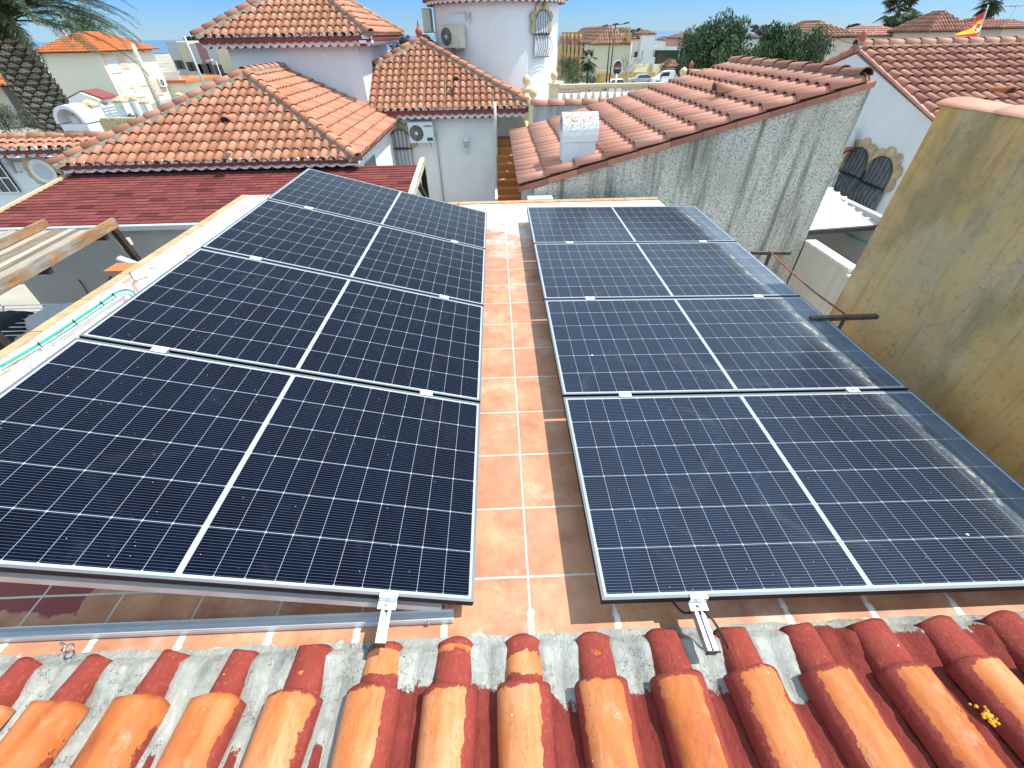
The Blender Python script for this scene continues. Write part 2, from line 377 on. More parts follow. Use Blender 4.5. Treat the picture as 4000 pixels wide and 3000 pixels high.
# ================================================================== terrace
TX, TY, TS = .0732, .8614, .3424
def floor_mat():
    q = NT('terracotta floor tile'); co_ = q.coord(); sp = q.n('SeparateXYZ', None, Vector=co_)
    wob = q.math('MULTIPLY', q.math('SUBTRACT', q.noise(6, 2), .5), .006)
    fx = q.math('DIVIDE', q.math('SUBTRACT', q.math('ADD', sp.outputs[0], wob), TX), TS); fy = q.math('DIVIDE', q.math('SUBTRACT', q.math('ADD', sp.outputs[1], wob), TY), TS)
    ix, iy = q.math('FLOOR', fx), q.math('FLOOR', fy)
    rx, ry = q.math('FRACT', fx), q.math('FRACT', fy)
    ex = q.math('MINIMUM', rx, q.math('SUBTRACT', 1., rx)); ey = q.math('MINIMUM', ry, q.math('SUBTRACT', 1., ry))
    e = q.math('MINIMUM', ex, ey); grout = q.n('MapRange', None, i0=e, i1=.010, i2=.015, i3=1., i4=0.).outputs[0]
    cell = q.n('CombineXYZ', None, X=ix, Y=iy); wn_ = q.n('TexWhiteNoise', {'noise_dimensions': '3D'}, Vector=cell)
    rv = wn_.outputs[0]
    off = q.n('VectorMath', {'operation': 'SCALE'}, i0=wn_.outputs[1]); off.inputs['Scale'].default_value = 30
    vv = q.n('VectorMath', {'operation': 'ADD'}, i0=co_, i1=off.outputs[0]).outputs[0]
    n1 = q.noise(5.0, 6, .68, vv); n2 = q.noise(28, 5, .7, vv)
    c = q.ramp(n1, [(.28, (.30,.12,.065)), (.46, (.48,.215,.115)), (.62, (.60,.31,.17)), (.8, (.68,.41,.25))])
    c = q.mix(q.math('MULTIPLY', rv, .55), c, (.46,.20,.115))
    spk = q.math('MULTIPLY', q.ramp(n2, [(.60, 0.), (.72, 1.)]), .55); c = q.mix(spk, c, (.30,.14,.10))
    edge = q.math('MULTIPLY', q.n('MapRange', None, i0=q.math('ADD', e, q.math('MULTIPLY', q.math('SUBTRACT', n2, .5), .12)), i1=.0, i2=.07, i3=.45, i4=0.).outputs[0], q.ramp(n1, [(.4, 1.), (.6, .2)]))
    c = q.mix(edge, c, (.36,.16,.12))
    # whitish cement haze on some tiles
    hz = q.noise(2.2, 6, .7); c = q.mix(q.math('MULTIPLY', q.ramp(hz, [(.55, 0.), (.75, 1.)]), .5), c, (.74,.66,.58))
    # worn white residue toward the far end of the terrace
    farm = q.n('MapRange', None, i0=sp.outputs[1], i1=4.0, i2=5.3, i3=0., i4=1.).outputs[0]
    c = q.mix(q.math('MULTIPLY', q.math('MULTIPLY', farm, q.ramp(q.noise(4, 6, .7), [(.40, 0.), (.58, 1.)])), .85), c, (.68,.68,.67))
    # old red sealer in the near left corner
    rs = q.math('ADD', q.math('MULTIPLY', q.noise(5, 5, .6), .35), sp.outputs[0])
    c = q.mix(q.math('MULTIPLY', q.n('MapRange', None, i0=rs, i1=-1.60, i2=-1.585, i3=1., i4=0.).outputs[0], q.n('MapRange', None, i0=q.math('ADD', sp.outputs[1], q.math('MULTIPLY', q.noise(7, 4), .15)), i1=.85, i2=.86, i3=0., i4=1.).outputs[0]), c, (.23,.035,.03))
    gcol = q.mix(q.noise(9, 4), (.66,.62,.53), (.50,.44,.36)); c = q.mix(grout, c, gcol)
    # cement smears where the roof mortar meets the tiles
    y_ = q.math('ADD', sp.outputs[1], q.math('MULTIPLY', q.math('SUBTRACT', q.noise(11, 6, .65), .5), .22))
    c = q.mix(q.math('MULTIPLY', q.n('MapRange', None, i0=y_, i1=.612, i2=.625, i3=1., i4=0.).outputs[0], .85), c, (.60,.60,.54))
    gs = q.math('ADD', ex, q.math('MULTIPLY', q.math('SUBTRACT', q.noise(30, 5, .7), .5), .10))
    sm = q.math('MULTIPLY', q.n('MapRange', None, i0=gs, i1=.025, i2=.045, i3=1., i4=0.).outputs[0], q.n('MapRange', None, i0=y_, i1=.68, i2=.74, i3=1., i4=0.).outputs[0])
    c = q.mix(sm, c, (.82,.79,.72))
    h = q.math('SUBTRACT', q.math('MULTIPLY', n2, .3), grout)
    return q.out(c, q.ramp(n1, [(.3, .55), (.7, .42)]), 0., q.bump(h, .35, .004), .35)
M['floor'] = floor_mat()
f = MB(); f.box((-3.02, .45, -.25), (2.52, 5.40, 0.)); struct(f.build('terrace_floor', M['floor']))
M['white_worn'] = None
def worn_white(name, under=(.55,.22,.13), cover=.5, base=(.80,.79,.75)):
    q = NT(name); n = q.noise(7, 7, .72, stretch=(1.6, .5, 1.)); n2 = q.noise(40, 5, .7)
    c = q.mix(q.ramp(n2, [(.35, .75), (.6, 0.)]), base, (.42,.38,.30))
    c = q.mix(q.ramp(n, [(cover, 0.), (cover+.05, 1.)]), c, under)
    sp = q.math('LESS_THAN', q.n('TexVoronoi', None, Vector=q.coord(), Scale=16.).outputs[0], .10)
    c = q.mix(q.math('MULTIPLY', sp, q.math('GREATER_THAN', q.noise(2., 2), .5)), c, (.10,.08,.05))
    return q.out(c, .8, 0., q.bump(n2, .5, .008), .2)
M['worn_cap'] = worn_white('worn parapet cap paint', (.58,.27,.18), .55)
M['worn_white'] = worn_white('weathered white paint', (.62,.55,.42), .66)
M['edge_clay'] = plain('parapet edge clay', (.62,.30,.15), .85, var=.25, scale=9, bump=.3)
M['edge_sand'] = plain('parapet edge sand render', (.62,.47,.28), .85, var=.2, scale=9, bump=.3)
# own house body
hs = thing('house', 'white rendered house whose roof terrace carries the eight panels', 'house', (-.2, 3, -3.2))
mb = MB(); mb.box((-3.34, .3, -3.2), (-3.025, 5.98, .05)); mb.box((2.16, .3, -3.2), (2.50, 5.98, -.255)); mb.box((-3.02, 5.66, -3.2), (2.155, 5.97, -.10)); mb.box((-3.02,.2,-3.2),(2.155,.44,-.26)); part(mb, 'wall', M['white_wall'], hs)
# left parapet
pp = thing('parapet', 'low white painted parapet wall along the left edge of the tiled terrace', 'wall', (-3.2, 3, .05))
mb = MB(); mb.box((-3.34, .3, .052), (-3.04, 5.98, .175)); part(mb, 'wall', M['worn_white'], pp)
mb = MB(); mb.box((-3.30, .3, .178), (-3.02, 5.99, .20)); part(mb, 'cap', M['worn_cap'], pp)
mb = MB()
for k in range(12):
    y0 = .3+k*.475; mb.box((-3.385, y0+.004, .155), (-3.303, y0+.471, .206))
part(mb, 'edge_brick', [M['edge_clay']], pp)
mb = MB(); mb.box((-3.037, .3, -.0), (-2.80, 5.6, .075)); part(mb, 'inner_ledge', M['worn_white'], pp)
# far parapet
pf = thing('parapet', 'low cracked white upstand closing the far end of the terrace', 'wall', (0, 5.7, 0))
mb = MB(); mb.ext([(-2.795,5.405,0),(-2.795,5.50,.055),(-2.795,5.90,.035),(-2.795,5.90,-.09),(-2.795,5.405,-.09)], (4.95,0,0)); part(mb, 'wall', M['worn_white'], pf)
mb = MB()
for k in range(11): mb.box((-2.79+k*.45, 5.903, -.02), (-2.79+k*.45+.444, 5.99, .05))
part(mb, 'edge_brick', M['edge_clay'], pf)

# ================================================================== solar panels
L, W, P = 2.069, 1.134, 1.154
LX, LH, LA, LY = -.1457, .12, .2626, .7143
RX, RH, RA, RY = .3346, .1826, -.0191, .6748
def cell_mat(name, dust, streak=False, tone=1., ior=1.5, busk=.5, spc=.5):
    q = NT(name); uv = q.n('UVMap', {'uv_map': 'UVMap'}); sp = q.n('SeparateXYZ', None, Vector=uv.outputs[0])
    x, y = sp.outputs[0], sp.outputs[1]; mg = .021
    px = (L/2-.010-mg)/10; py = (W-2*mg)/6
    xx = q.math('SUBTRACT', q.math('ABSOLUTE', q.math('SUBTRACT', x, L/2)), .010)
    cx_ = q.math('DIVIDE', xx, px); cy_ = q.math('DIVIDE', q.math('SUBTRACT', y, mg), py)
    def near(v, wd, period):   # distance to nearest cell edge in metres
        fr = q.math('FRACT', v); return q.math('MULTIPLY', q.math('MINIMUM', fr, q.math('SUBTRACT', 1., fr)), period)
    ex, ey = near(cx_, 0, px), near(cy_, 0, py)
    gx = q.math('LESS_THAN', ex, .00065); gy = q.math('LESS_THAN', ey, .0011)
    cor = q.math('LESS_THAN', q.math('ADD', ex, ey), .0055)
    outx = q.math('MAXIMUM', q.math('LESS_THAN', xx, 0.), q.math('GREATER_THAN', cx_, 10.)); outy = q.math('MAXIMUM', q.math('LESS_THAN', cy_, 0.), q.math('GREATER_THAN', cy_, 6.))
    white = q.math('MAXIMUM', q.math('MAXIMUM', gx, gy), q.math('MAXIMUM', cor, q.math('MAXIMUM', outx, outy)))
    bb = q.math('FRACT', q.math('MULTIPLY', cy_, 16.)); bus = q.math('LESS_THAN', q.math('ABSOLUTE', q.math('SUBTRACT', bb, .5)), .05)
    wn_ = q.n('TexWhiteNoise', {'noise_dimensions': '3D'}, Vector=q.n('CombineXYZ', None, X=q.math('FLOOR', q.math('DIVIDE', x, px)), Y=q.math('FLOOR', cy_)))
    cellc = q.mix(wn_.outputs[0], tuple(c*tone for c in (.0008,.0020,.0080)), tuple(c*tone for c in (.0012,.0034,.0140)))
    c = q.mix(q.math('MULTIPLY', bus, busk), cellc, (.30,.33,.38))
    c = q.mix(white, c, (.38,.41,.46))
    obj = q.coord(); geo = q.n('NewGeometry').outputs['Position']
    d1 = q.noise(3.0, 6, .7, geo); d2 = q.noise(90, 3, .8, geo)
    dm = q.math('MULTIPLY', q.math('ADD', q.math('MULTIPLY', d1, .8), q.math('MULTIPLY', d2, .4)), dust)
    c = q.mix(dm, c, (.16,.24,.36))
    spk = q.math('LESS_THAN', q.n('TexVoronoi', None, Vector=geo, Scale=22., Randomness=1.).outputs[0], .035); c = q.mix(q.math('MULTIPLY', spk, .6), c, (.7,.68,.6))
    sp2 = q.math('LESS_THAN', q.math('ADD', q.n('TexVoronoi', None, Vector=geo, Scale=2.6, Randomness=1.).outputs[0], q.math('MULTIPLY', d2, .02)), .034); c = q.mix(q.math('MULTIPLY', sp2, .7), c, (.62,.62,.56))
    smg = q.math('MULTIPLY', q.ramp(q.noise(1.7, 6, .75, geo, 1.5), [(.56, 0.), (.66, 1.)]),   .035 if streak else .015); c = q.mix(smg, c, (.42,.44,.44))
    if streak:
        # pollen tide line that rain left along the low outer edge
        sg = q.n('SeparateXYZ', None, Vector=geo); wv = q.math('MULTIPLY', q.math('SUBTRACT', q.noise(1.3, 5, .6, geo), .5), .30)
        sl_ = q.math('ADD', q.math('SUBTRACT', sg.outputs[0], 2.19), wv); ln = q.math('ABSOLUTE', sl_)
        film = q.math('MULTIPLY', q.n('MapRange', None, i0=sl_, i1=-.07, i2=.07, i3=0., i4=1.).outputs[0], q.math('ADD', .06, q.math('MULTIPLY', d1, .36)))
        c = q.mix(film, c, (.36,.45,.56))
        thin = q.math('MULTIPLY', q.n('MapRange', None, i0=ln, i1=.0, i2=.022, i3=1., i4=0.).outputs[0], q.ramp(q.noise(7, 5, .8, geo), [(.47, 0.), (.62, 1.)]))
        wide = q.math('MULTIPLY', q.n('MapRange', None, i0=ln, i1=.0, i2=.16, i3=.10, i4=0.).outputs[0], q.ramp(d2, [(.4, 0.), (.7, 1.)]))
        c = q.mix(q.math('MAXIMUM', q.math('MULTIPLY', thin, .6), wide, clamp=True), c, (.62,.60,.40))
    r = q.math('ADD', .10 if not streak else .22, q.math('MULTIPLY', dm, .5))
    wav = q.bump(q.noise(2.6, 2, .5, geo), .03, .02)
    q.set(q.b.inputs['IOR'], ior)
    return q.out(c, r, 0., wav, spc)
M['cell_l'] = cell_mat('solar cells under clean glass', .008, ior=1.14, busk=.26)
M['cell_r'] = cell_mat('solar cells under dusty glass', .075, True, 1.6, 1.22, .45)
def make_panel(label, group, mat, loc, roty):
    t = thing('solar_panel', label, 'solar panel', loc, group); t.rotation_euler = (0, roty, 0)
    b = MB(); e = .010
    b.poly([(e,e,-.0015),(L-e,e,-.0015),(L-e,W-e,-.0015),(e,W-e,-.0015)], 0, .5, [(e,e),(L-e,e),(L-e,W-e),(e,W-e)])
    b.poly([(e,e,-.006),(e,W-e,-.006),(L-e,W-e,-.006),(L-e,e,-.006)], 1, .5)
    b.build('cell_sheet', [mat, M['plastic_white']], t)
    b = MB()
    # lip on top (bright), sides black
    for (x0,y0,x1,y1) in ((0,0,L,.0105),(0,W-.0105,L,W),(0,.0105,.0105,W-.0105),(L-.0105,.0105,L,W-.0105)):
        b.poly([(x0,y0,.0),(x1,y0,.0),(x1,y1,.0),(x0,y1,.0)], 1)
        b.poly([(x0,y0,-.035),(x0,y1,-.035),(x1,y1,-.035),(x1,y0,-.035)], 0)
    for a, c_ in (((0,0),(L,0)),((L,0),(L,W)),((L,W),(0,W)),((0,W),(0,0))):
        b.poly([(a[0],a[1],-.035),(c_[0],c_[1],-.035),(c_[0],c_[1],0),(a[0],a[1],0)], 0)
    i_ = .0105
    for a, c_ in (((i_,i_),(L-i_,i_)),((L-i_,i_),(L-i_,W-i_)),((L-i_,W-i_),(i_,W-i_)),((i_,W-i_),(i_,i_))):
        b.poly([(c_[0],c_[1],-.035),(a[0],a[1],-.035),(a[0],a[1],0),(c_[0],c_[1],0)], 0)
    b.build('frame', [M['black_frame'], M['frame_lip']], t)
    return t
ordn = ['nearest', 'second from the camera', 'third from the camera', 'farthest']
lx0 = (LX-L*math.cos(LA), LH+L*math.sin(LA))
pl = make_panel('clean dark panel nearest the camera in the steeply tilted left row', 'solar panels in the tilted left row', M['cell_l'], (lx0[0], LY, lx0[1]), LA)
pr_ = make_panel('dusty panel nearest the camera in the nearly flat right row', 'solar panels in the flat right row', M['cell_r'], (RX, RY, RH), -RA)
def dup(root, loc, label):
    r = root.copy(); COL.objects.link(r); r.location = loc; r['label'] = label
    for ch in list(root.children):
        c_ = ch.copy(); COL.objects.link(c_); c_.parent = r
        for g_ in ch.children:
            d_ = g_.copy(); COL.objects.link(d_); d_.parent = c_
    return r
for k in (1, 2, 3):
    dup(pl, (lx0[0], LY+k*P, lx0[1]), ('clean dark panel, %s in the steeply tilted left row' % ordn[k]))
    dup(pr_, (RX, RY+k*P, RH), ('dusty panel with a yellow pollen streak, %s in the flat right row' % ordn[k]) if k < 3 else 'dusty panel farthest from the camera in the flat right row, below the grey wall')
# clamps, rails and supports
def frame_of(left):
    if left: return Vector((LX,0,LH)), Vector((-math.cos(LA),0,math.sin(LA))), Vector((math.sin(LA),0,math.cos(LA))), LY
    return Vector((RX,0,RH)), Vector((math.cos(RA),0,math.sin(RA))), Vector((-math.sin(RA),0,math.cos(RA))), RY
def on(left, u, y, n):
    O, U, Nn, y0 = frame_of(left); return O+U*(u*L)+Nn*n+Vector((0, y0+y, 0))
cnt = 0
UL = (.155, .82); UR = (.175, .83)                    # rail positions, fraction of the panel length from the walkway side
first_clamp = None
for left, us in ((True, UL), (False, UR)):
    for u in us:
        for k in (1, 2, 3):
            O, U, Nn, y0 = frame_of(left)
            c = on(left, u, k*P-.010, .0025)
            side = 'walkway' if u < .5 else 'outer'
            lab = 'white clamp between the %s panels of the %s row, on its %s side' % (['front two','middle two','back two'][k-1], 'tilted left' if left else 'flat right', side)
            t = thing('panel_clamp', lab, 'clamp', c, 'clamps between the panels')
            t.rotation_euler = (0, (LA if left else -RA), 0)
            if first_clamp is None:
                b = MB(); b.box((-.035,-.022,.0), (.035,.022,.0035)); b.box((-.035,-.0085,-.03), (.035,-.0055,-.0002)); b.box((-.035,.0055,-.03), (.035,.0085,-.0002)); b.build('plate', M['plastic_white'], t)
                b = MB(); b.lathe((0,0,.0037), [(.0,.006),(.0065,.006),(.0065,0),(.003,.001)], 8); b.build('bolt', M['steel'], t)
                first_clamp = t
            else:
                for ch in first_clamp.children:
                    c_ = ch.copy(); COL.objects.link(c_); c_.parent = t
# long rails under the panels + projecting stubs with end clamps
def rail_section(b, A, B, wd=.036, ht=.036, up=(0,0,1)):
    A, B = Vector(A), Vector(B); d = (B-A).normalized(); u = Vector(up); r = d.cross(u).normalized(); u = r.cross(d).normalized()
    prof = [(-.5,-.5),(.5,-.5),(.5,.5),(.17,.5),(.17,.18),(.30,.18),(.30,.02),(-.30,.02),(-.30,.18),(-.17,.18),(-.17,.5),(-.5,.5)]
    pts = [A+r*(x*wd)+u*(z*ht) for x, z in prof]
    b.ext(pts, B-A, 0)
for left, us in ((True, UL), (False, UR)):
    O, U, Nn, y0 = frame_of(left)
    for i, u in enumerate(us):
        lab = 'long aluminium rail under the %s row, %s' % ('tilted left' if left else 'flat right', 'with a stub pointing at the camera' if i == 0 else 'near its outer edge')
        stub = (.145 if left else .165) if i == 0 else .0
        nn = -.035-.020
        t = thing('mounting_rail', lab, 'rail', on(left, u, -stub, nn), 'mounting rails under the panels')
        b = MB(); rail_section(b, on(left, u, -stub, nn), on(left, u, 4*P, nn), up=Nn); part(b, 'rail', M['alu'], t)
        if i == 0:
            b = MB(); b.bar(on(left, u, -stub-.0035, nn), on(left, u, -stub-.0005, nn), .0362, .0362, up=Nn); part(b, 'end_cap', M['rubber'], t)
            c = thing('end_clamp', 'Z shaped aluminium end clamp gripping the front edge of the %s row' % ('tilted left' if left else 'flat right'), 'clamp', on(left, u, -.02, .0), 'end clamps at the front edge')
            b = MB(); hw = .033/L
            def cp(y0_, n0, y1_, n1): 
                q4 = [on(left, u-hw, y0_, n0), on(left, u-hw, y1_, n0), on(left, u-hw, y1_, n1), on(left, u-hw, y0_, n1)]
                b.ext(q4, on(left, u+hw, y0_, n0)-on(left, u-hw, y0_, n0))
            cp(-.004, .0025, .013, .0055); cp(-.008, -.034, -.0042, .0055); cp(-.036, -.0345, -.0082, -.030); part(b, 'plate', M['alu_matt'], c)
            b = MB(); bp = on(left, u, -.020, -.0298); b.tube([bp, bp+Nn*.012], .0065, 8); part(b, 'bolt', M['steel'], c)
# triangular support frames under the left row
yk = [.022, 1.25, 2.4, 3.55, 4.5]
for i, yy in enumerate(yk):
    O, U, Nn, y0 = frame_of(True)
    t = thing('mounting_triangle', ['aluminium triangle support under the front edge of the left row', 'aluminium triangle support under the second panel of the left row', 'aluminium triangle support in the middle of the left row','aluminium triangle support under the third gap of the left row', 'aluminium triangle support at the far end of the left row'][i], 'support frame', (-1.1, LY+yy, .0), 'triangle supports under the left row')
    b = MB(); A = on(True, .055, yy, -.095); B = on(True, .95, yy, -.095); b.bar(A, B, .04, .040, up=Nn); part(b, 'tilted_bar', M['alu_matt'], t)
    b = MB(); yb = LY+yy-.03 if i == 0 else LY+yy
    b.bar((-.235, yb-.018, .022), (-2.72, yb-.018, .022), .004, .040); b.bar((-.235, yb-.0, .0035), (-2.72, yb-.0, .0035), .036, .005); b.bar((-.235, yb+.018, .022), (-2.72, yb+.018, .022), .004, .040); b.bar((-.235,yb-.0205,.012),(-2.72,yb-.0205,.012),.002,.003); b.bar((-.235,yb-.0205,.030),(-2.72,yb-.0205,.030),.002,.003)
    part(b, 'base_bar', M['alu_matt'], t)
    b = MB(); b.bar((B.x, LY+yy, .045), B-Nn*.02, .03, .03, up=(0,1,0)); part(b, 'post', M['alu_matt'], t)
    b = MB(); b.tube([(-.33, yb-.021, .026), (-.33, yb-.028, .026)], .008, 8); part(b, 'bolt', M['steel'], t)
for i, yy in enumerate((.35, 1.5, 2.9, 4.3)):
    t = thing('mounting_bracket', 'low aluminium foot under the %s panel of the flat right row' % (['nearest','second','third','farthest'][i]), 'support', (1.3, RY+yy, 0), 'feet under the right row')
    b = MB(); b.bar((.42, RY+yy, .045), (2.38, RY+yy, .045), .04, .088); part(b, 'bar', M['alu_matt'], t)
# cables
t = MB(); u = UR[0]; a = on(False, u-.045, .03, -.05)
t.tube(curve_pts([a, on(False,u-.02,-.02,-.085), on(False,u+.004,-.03,-.04), on(False,u+.016,-.06,-.035), on(False,u+.024,-.095,-.045), on(False,u+.034,-.135,-.075), on(False,u+.040,-.14,-.10)]), .0045, 6)
tag(t.build('cable', M['rubber']), 'black cable looped over the stub of the right row', 'cable')
t = MB(); t.tube(curve_pts([atZ(0,1432,.235), atZ(150,1345,.235), atZ(300,1248,.235), atZ(400,1180,.235), atZ(455,1142,.24), atZ(500,1132,.24), atZ(530,1150,.22), atZ(560,1180,.15)]), .010, 8)
hose = tag(t.build('garden_hose', M['hose']), 'green hose tied along the white parapet at the left', 'hose')
for a_, b_ in (((150,1338),(158,1350)), ((285,1250),(297,1262)), ((392,1178),(404,1190)), ((440,1148),(450,1158))):
    t = MB(); t.bar(atZ(*a_, .245), atZ(*b_, .245), .006, .022); t.build('cable_tie', M['rubber'], hose)
t = MB(); t.tube(curve_pts([atZ(505,1062,.22), atZ(528,1095,.22), atZ(570,1083,.21), atZ(600,1080,.14)]), .0035, 5)
tag(t.build('cable', M['rubber']), 'thin black cable hanging over the parapet beside the red wires', 'cable')
t = MB(); t.tube(curve_pts([atZ(525,1095,.213), atZ(528,1120,.21), atZ(545,1145,.205), atZ(560,1165,.15)]), .0035, 5); t.tube(curve_pts([atZ(520,1098,.213), atZ(520,1120,.21), atZ(530,1150,.205)]), .0035, 5)
tag(t.build('wire', M['red_cable']), 'pair of red wires lying on the white parapet', 'wire')
t = MB(); t.bar(atZ(205,1345,.215), atZ(485,1157,.215), .022, .022); 
tag(t.build('rail_offcut', M['alu_matt']), 'loose grey aluminium rail lying along the parapet beside the hose', 'rail')
t = MB()
for k in range(5):
    a_ = k*1.25; c_ = atZ(605,1047,.206); t.poly([c_, c_+Vector((.03*math.cos(a_), .03*math.sin(a_), .008)), c_+Vector((.055*math.cos(a_+.25), .055*math.sin(a_+.25), .004))])
tag(t.build('dry_leaf', M['wood_dark']), 'small dried star shaped leaf on the white parapet', 'leaf')
t = MB(); c_ = atZ(632,1080,.13); t.lathe(c_, [(.045,0),(.05,.01),(.05,.035),(.045,.045),(.035,.045),(.035,.0)], 16)
tag(t.build('cable_coil', M['edge_sand']), 'sandy coiled ring at the edge of the left row on the parapet', 'coil')
c_ = atZ(268,2535,.05)
t = MB(); t.tube([c_+Vector((.016*math.cos(k*PI/6), .016*math.sin(k*PI/6), .004*math.sin(k*PI/6))) for k in range(13)], .0035, 6, cap=False); t.tube([c_+Vector((-.015,.006,0)), c_+Vector((-.045,.022,.0))], .005, 8)
tag(t.build('eye_bolt', M['steel']), 'rusty eye bolt lying in the mortar at the left', 'bolt')
# steel bars and rod by the right wall
t = MB(); t.bar(atZ(2935,988,.10), atZ(3088,988,.10), .03, .03); t.bar(atZ(3010,985,.10), atZ(3030,985,.10)+Vector((-.05,0,-.5)), .025,.025); tag(t.build('steel_bar', M['dark_bar']), 'dark steel bar sticking out beyond the second farthest right panel', 'bar', 'steel bars at the right edge')
t = MB(); p0, p1 = atZ(3225,1243,.15), atZ(3425,1236,.15); t.bar(p0-(p1-p0)*.3, p1, .035, .03); t.poly([p1+Vector((0,-.0175,-.015)), p1+Vector((.02,0,-.015)), p1+Vector((.02,0,.015)), p1+Vector((0,-.0175,.015))]); t.bar(atZ(3300,1240,.13), atZ(3288,1258,.12)+Vector((-.02,-.05,-.5)), .022,.022); tag(t.build('steel_bar', M['dark_bar']), 'dark steel bar pointing at the tan wall', 'bar', 'steel bars at the right edge')
t = MB(); t.tube([atZ(3005,980,.12), atZ(3072,1045,.125), atZ(3180,1140,.14), atZ(3310,1234,.172)], .007, 6); tag(t.build('rusty_rod', M['rust']), 'thin rusty rod strung between the two steel bars', 'rod')

# ================================================================== foreground roof
SL = R_(8.5); cs, sn = math.cos(SL), math.sin(SL)
YF = .60; pit = .2635; X0 = atZ(2043, 2512, .055).x
def fr(x, v, n): return Vector((x, YF-v*cs-n*(-sn)*-1*0+n*sn, v*sn+n*cs))   # v: distance up the slope towards the camera
fx_ids = range(-9, 10)
def tile_paint_mat():
    q = NT('painted clay cover tile'); red = q.attr('red'); u = q.coord(); t = q.attr('seed')
    st = q.noise(4., 6, .6, stretch=(3.2, .8, 1.)); n2 = q.noise(17, 6, .65); 
    c = q.ramp(q.math('ADD', q.math('MULTIPLY', st, .72), q.math('MULTIPLY', t, .30)), [(.32, (.30,.070,.018)), (.43, (.47,.125,.032)), (.54, (.56,.180,.055)), (.68, (.62,.26,.115))])
    c = q.mix(q.math('MULTIPLY', q.ramp(n2, [(.55, 0.), (.75, 1.)]), .5), c, (.62,.34,.20))
    hair = q.noise(2.3, 5, .75, stretch=(5, .7, 2)); c = q.mix(q.math('MULTIPLY', q.ramp(hair, [(.49, 0.), (.505, 1.), (.52, 0.)]), .5), c, (.26,.09,.035))
    vor = q.n('TexVoronoi', None, Vector=u, Scale=34.).outputs[0]; pit_ = q.math('LESS_THAN', vor, .09); c = q.mix(q.math('MULTIPLY', pit_, .8), c, (.28,.10,.05))
    m = q.step(q.math('ADD', red, q.math('MULTIPLY', q.math('SUBTRACT', q.noise(13, 7, .72), .5), .75)), .5, .012)
    rc = q.mix(q.noise(9, 6, .7), (.21,.027,.020), (.40,.075,.052))
    rc = q.mix(q.math('MULTIPLY', q.ramp(q.noise(60, 4, .7), [(.55, 0.), (.7, 1.)]), .35), rc, (.55,.20,.15))
    c = q.mix(m, c, rc)
    wh = q.n('TexVoronoi', None, Vector=u, Scale=11.).outputs[0]; c = q.mix(q.math('LESS_THAN', q.math('ADD', wh, q.math('MULTIPLY', q.noise(50, 3), .05)), .055), c, (.75,.73,.66))
    h = q.math('ADD', q.math('MULTIPLY', m, .5), q.math('MULTIPLY', q.noise(48, 5, .7), .35)); h = q.math('ADD', h, q.math('MULTIPLY', q.math('MULTIPLY', m, q.noise(30, 6, .8, dist=1.5, stretch=(1.6, .6, 1.))), 2.0))
    return q.out(c, q.math('ADD', .55, q.math('MULTIPLY', m, .15)), 0., q.bump(h, .7, .006), .25)
def bed_mat():
    q = NT('mortar bed partly painted'); red = q.attr('red')
    n1 = q.noise(6, 7, .65); n2 = q.noise(50, 6, .7)
    c = q.ramp(n1, [(.3, (.36,.37,.335)), (.5, (.53,.54,.49)), (.7, (.66,.67,.61))])
    ck = q.n('TexVoronoi', {'feature': 'DISTANCE_TO_EDGE'}, Vector=q.n('VectorMath', {'operation': 'ADD'}, i0=q.coord(), i1=q.n('VectorMath', {'operation': 'SCALE'}, i0=q.n('TexNoise', None, Vector=q.coord(), Scale=9., Detail=5.).outputs[1]).outputs[0]).outputs[0], Scale=7.)
    crack = q.math('MULTIPLY', q.math('LESS_THAN', ck.outputs[0], .012), q.math('GREATER_THAN', q.noise(5, 3), .50)); c = q.mix(crack, c, (.10,.10,.09))
    pits = q.math('MULTIPLY', q.math('LESS_THAN', q.n('TexVoronoi', None, Vector=q.coord(), Scale=75.).outputs[0], .13), q.math('GREATER_THAN', q.noise(8, 4), .60)); c = q.mix(pits, c, (.09,.085,.08))
    m = q.step(q.math('ADD', red, q.math('MULTIPLY', q.math('SUBTRACT', q.noise(15, 7, .72), .5), .8)), .5, .012)
    rc = q.mix(q.noise(12, 6, .7), (.22,.032,.025), (.40,.082,.062)); c = q.mix(m, c, rc)
    h = q.math('SUBTRACT', q.math('ADD', n2, q.math('MULTIPLY', n1, 2.)), q.math('MULTIPLY', crack, 1.)); h = q.math('ADD', h, q.math('MULTIPLY', q.noise(24, 7, .8, dist=1.6, stretch=(1.6, .6, 1.)), 2.6))
    return q.out(c, .8, 0., q.bump(h, .85, .010), .25)
M['cover'] = tile_paint_mat(); M['bed'] = bed_mat()
rf = thing('tiled_roof', 'foreground roof of big orange clay tiles smeared with red sealer and grey mortar', 'roof', (0, .2, 0))
cov = MB(); redv = []; seed = []
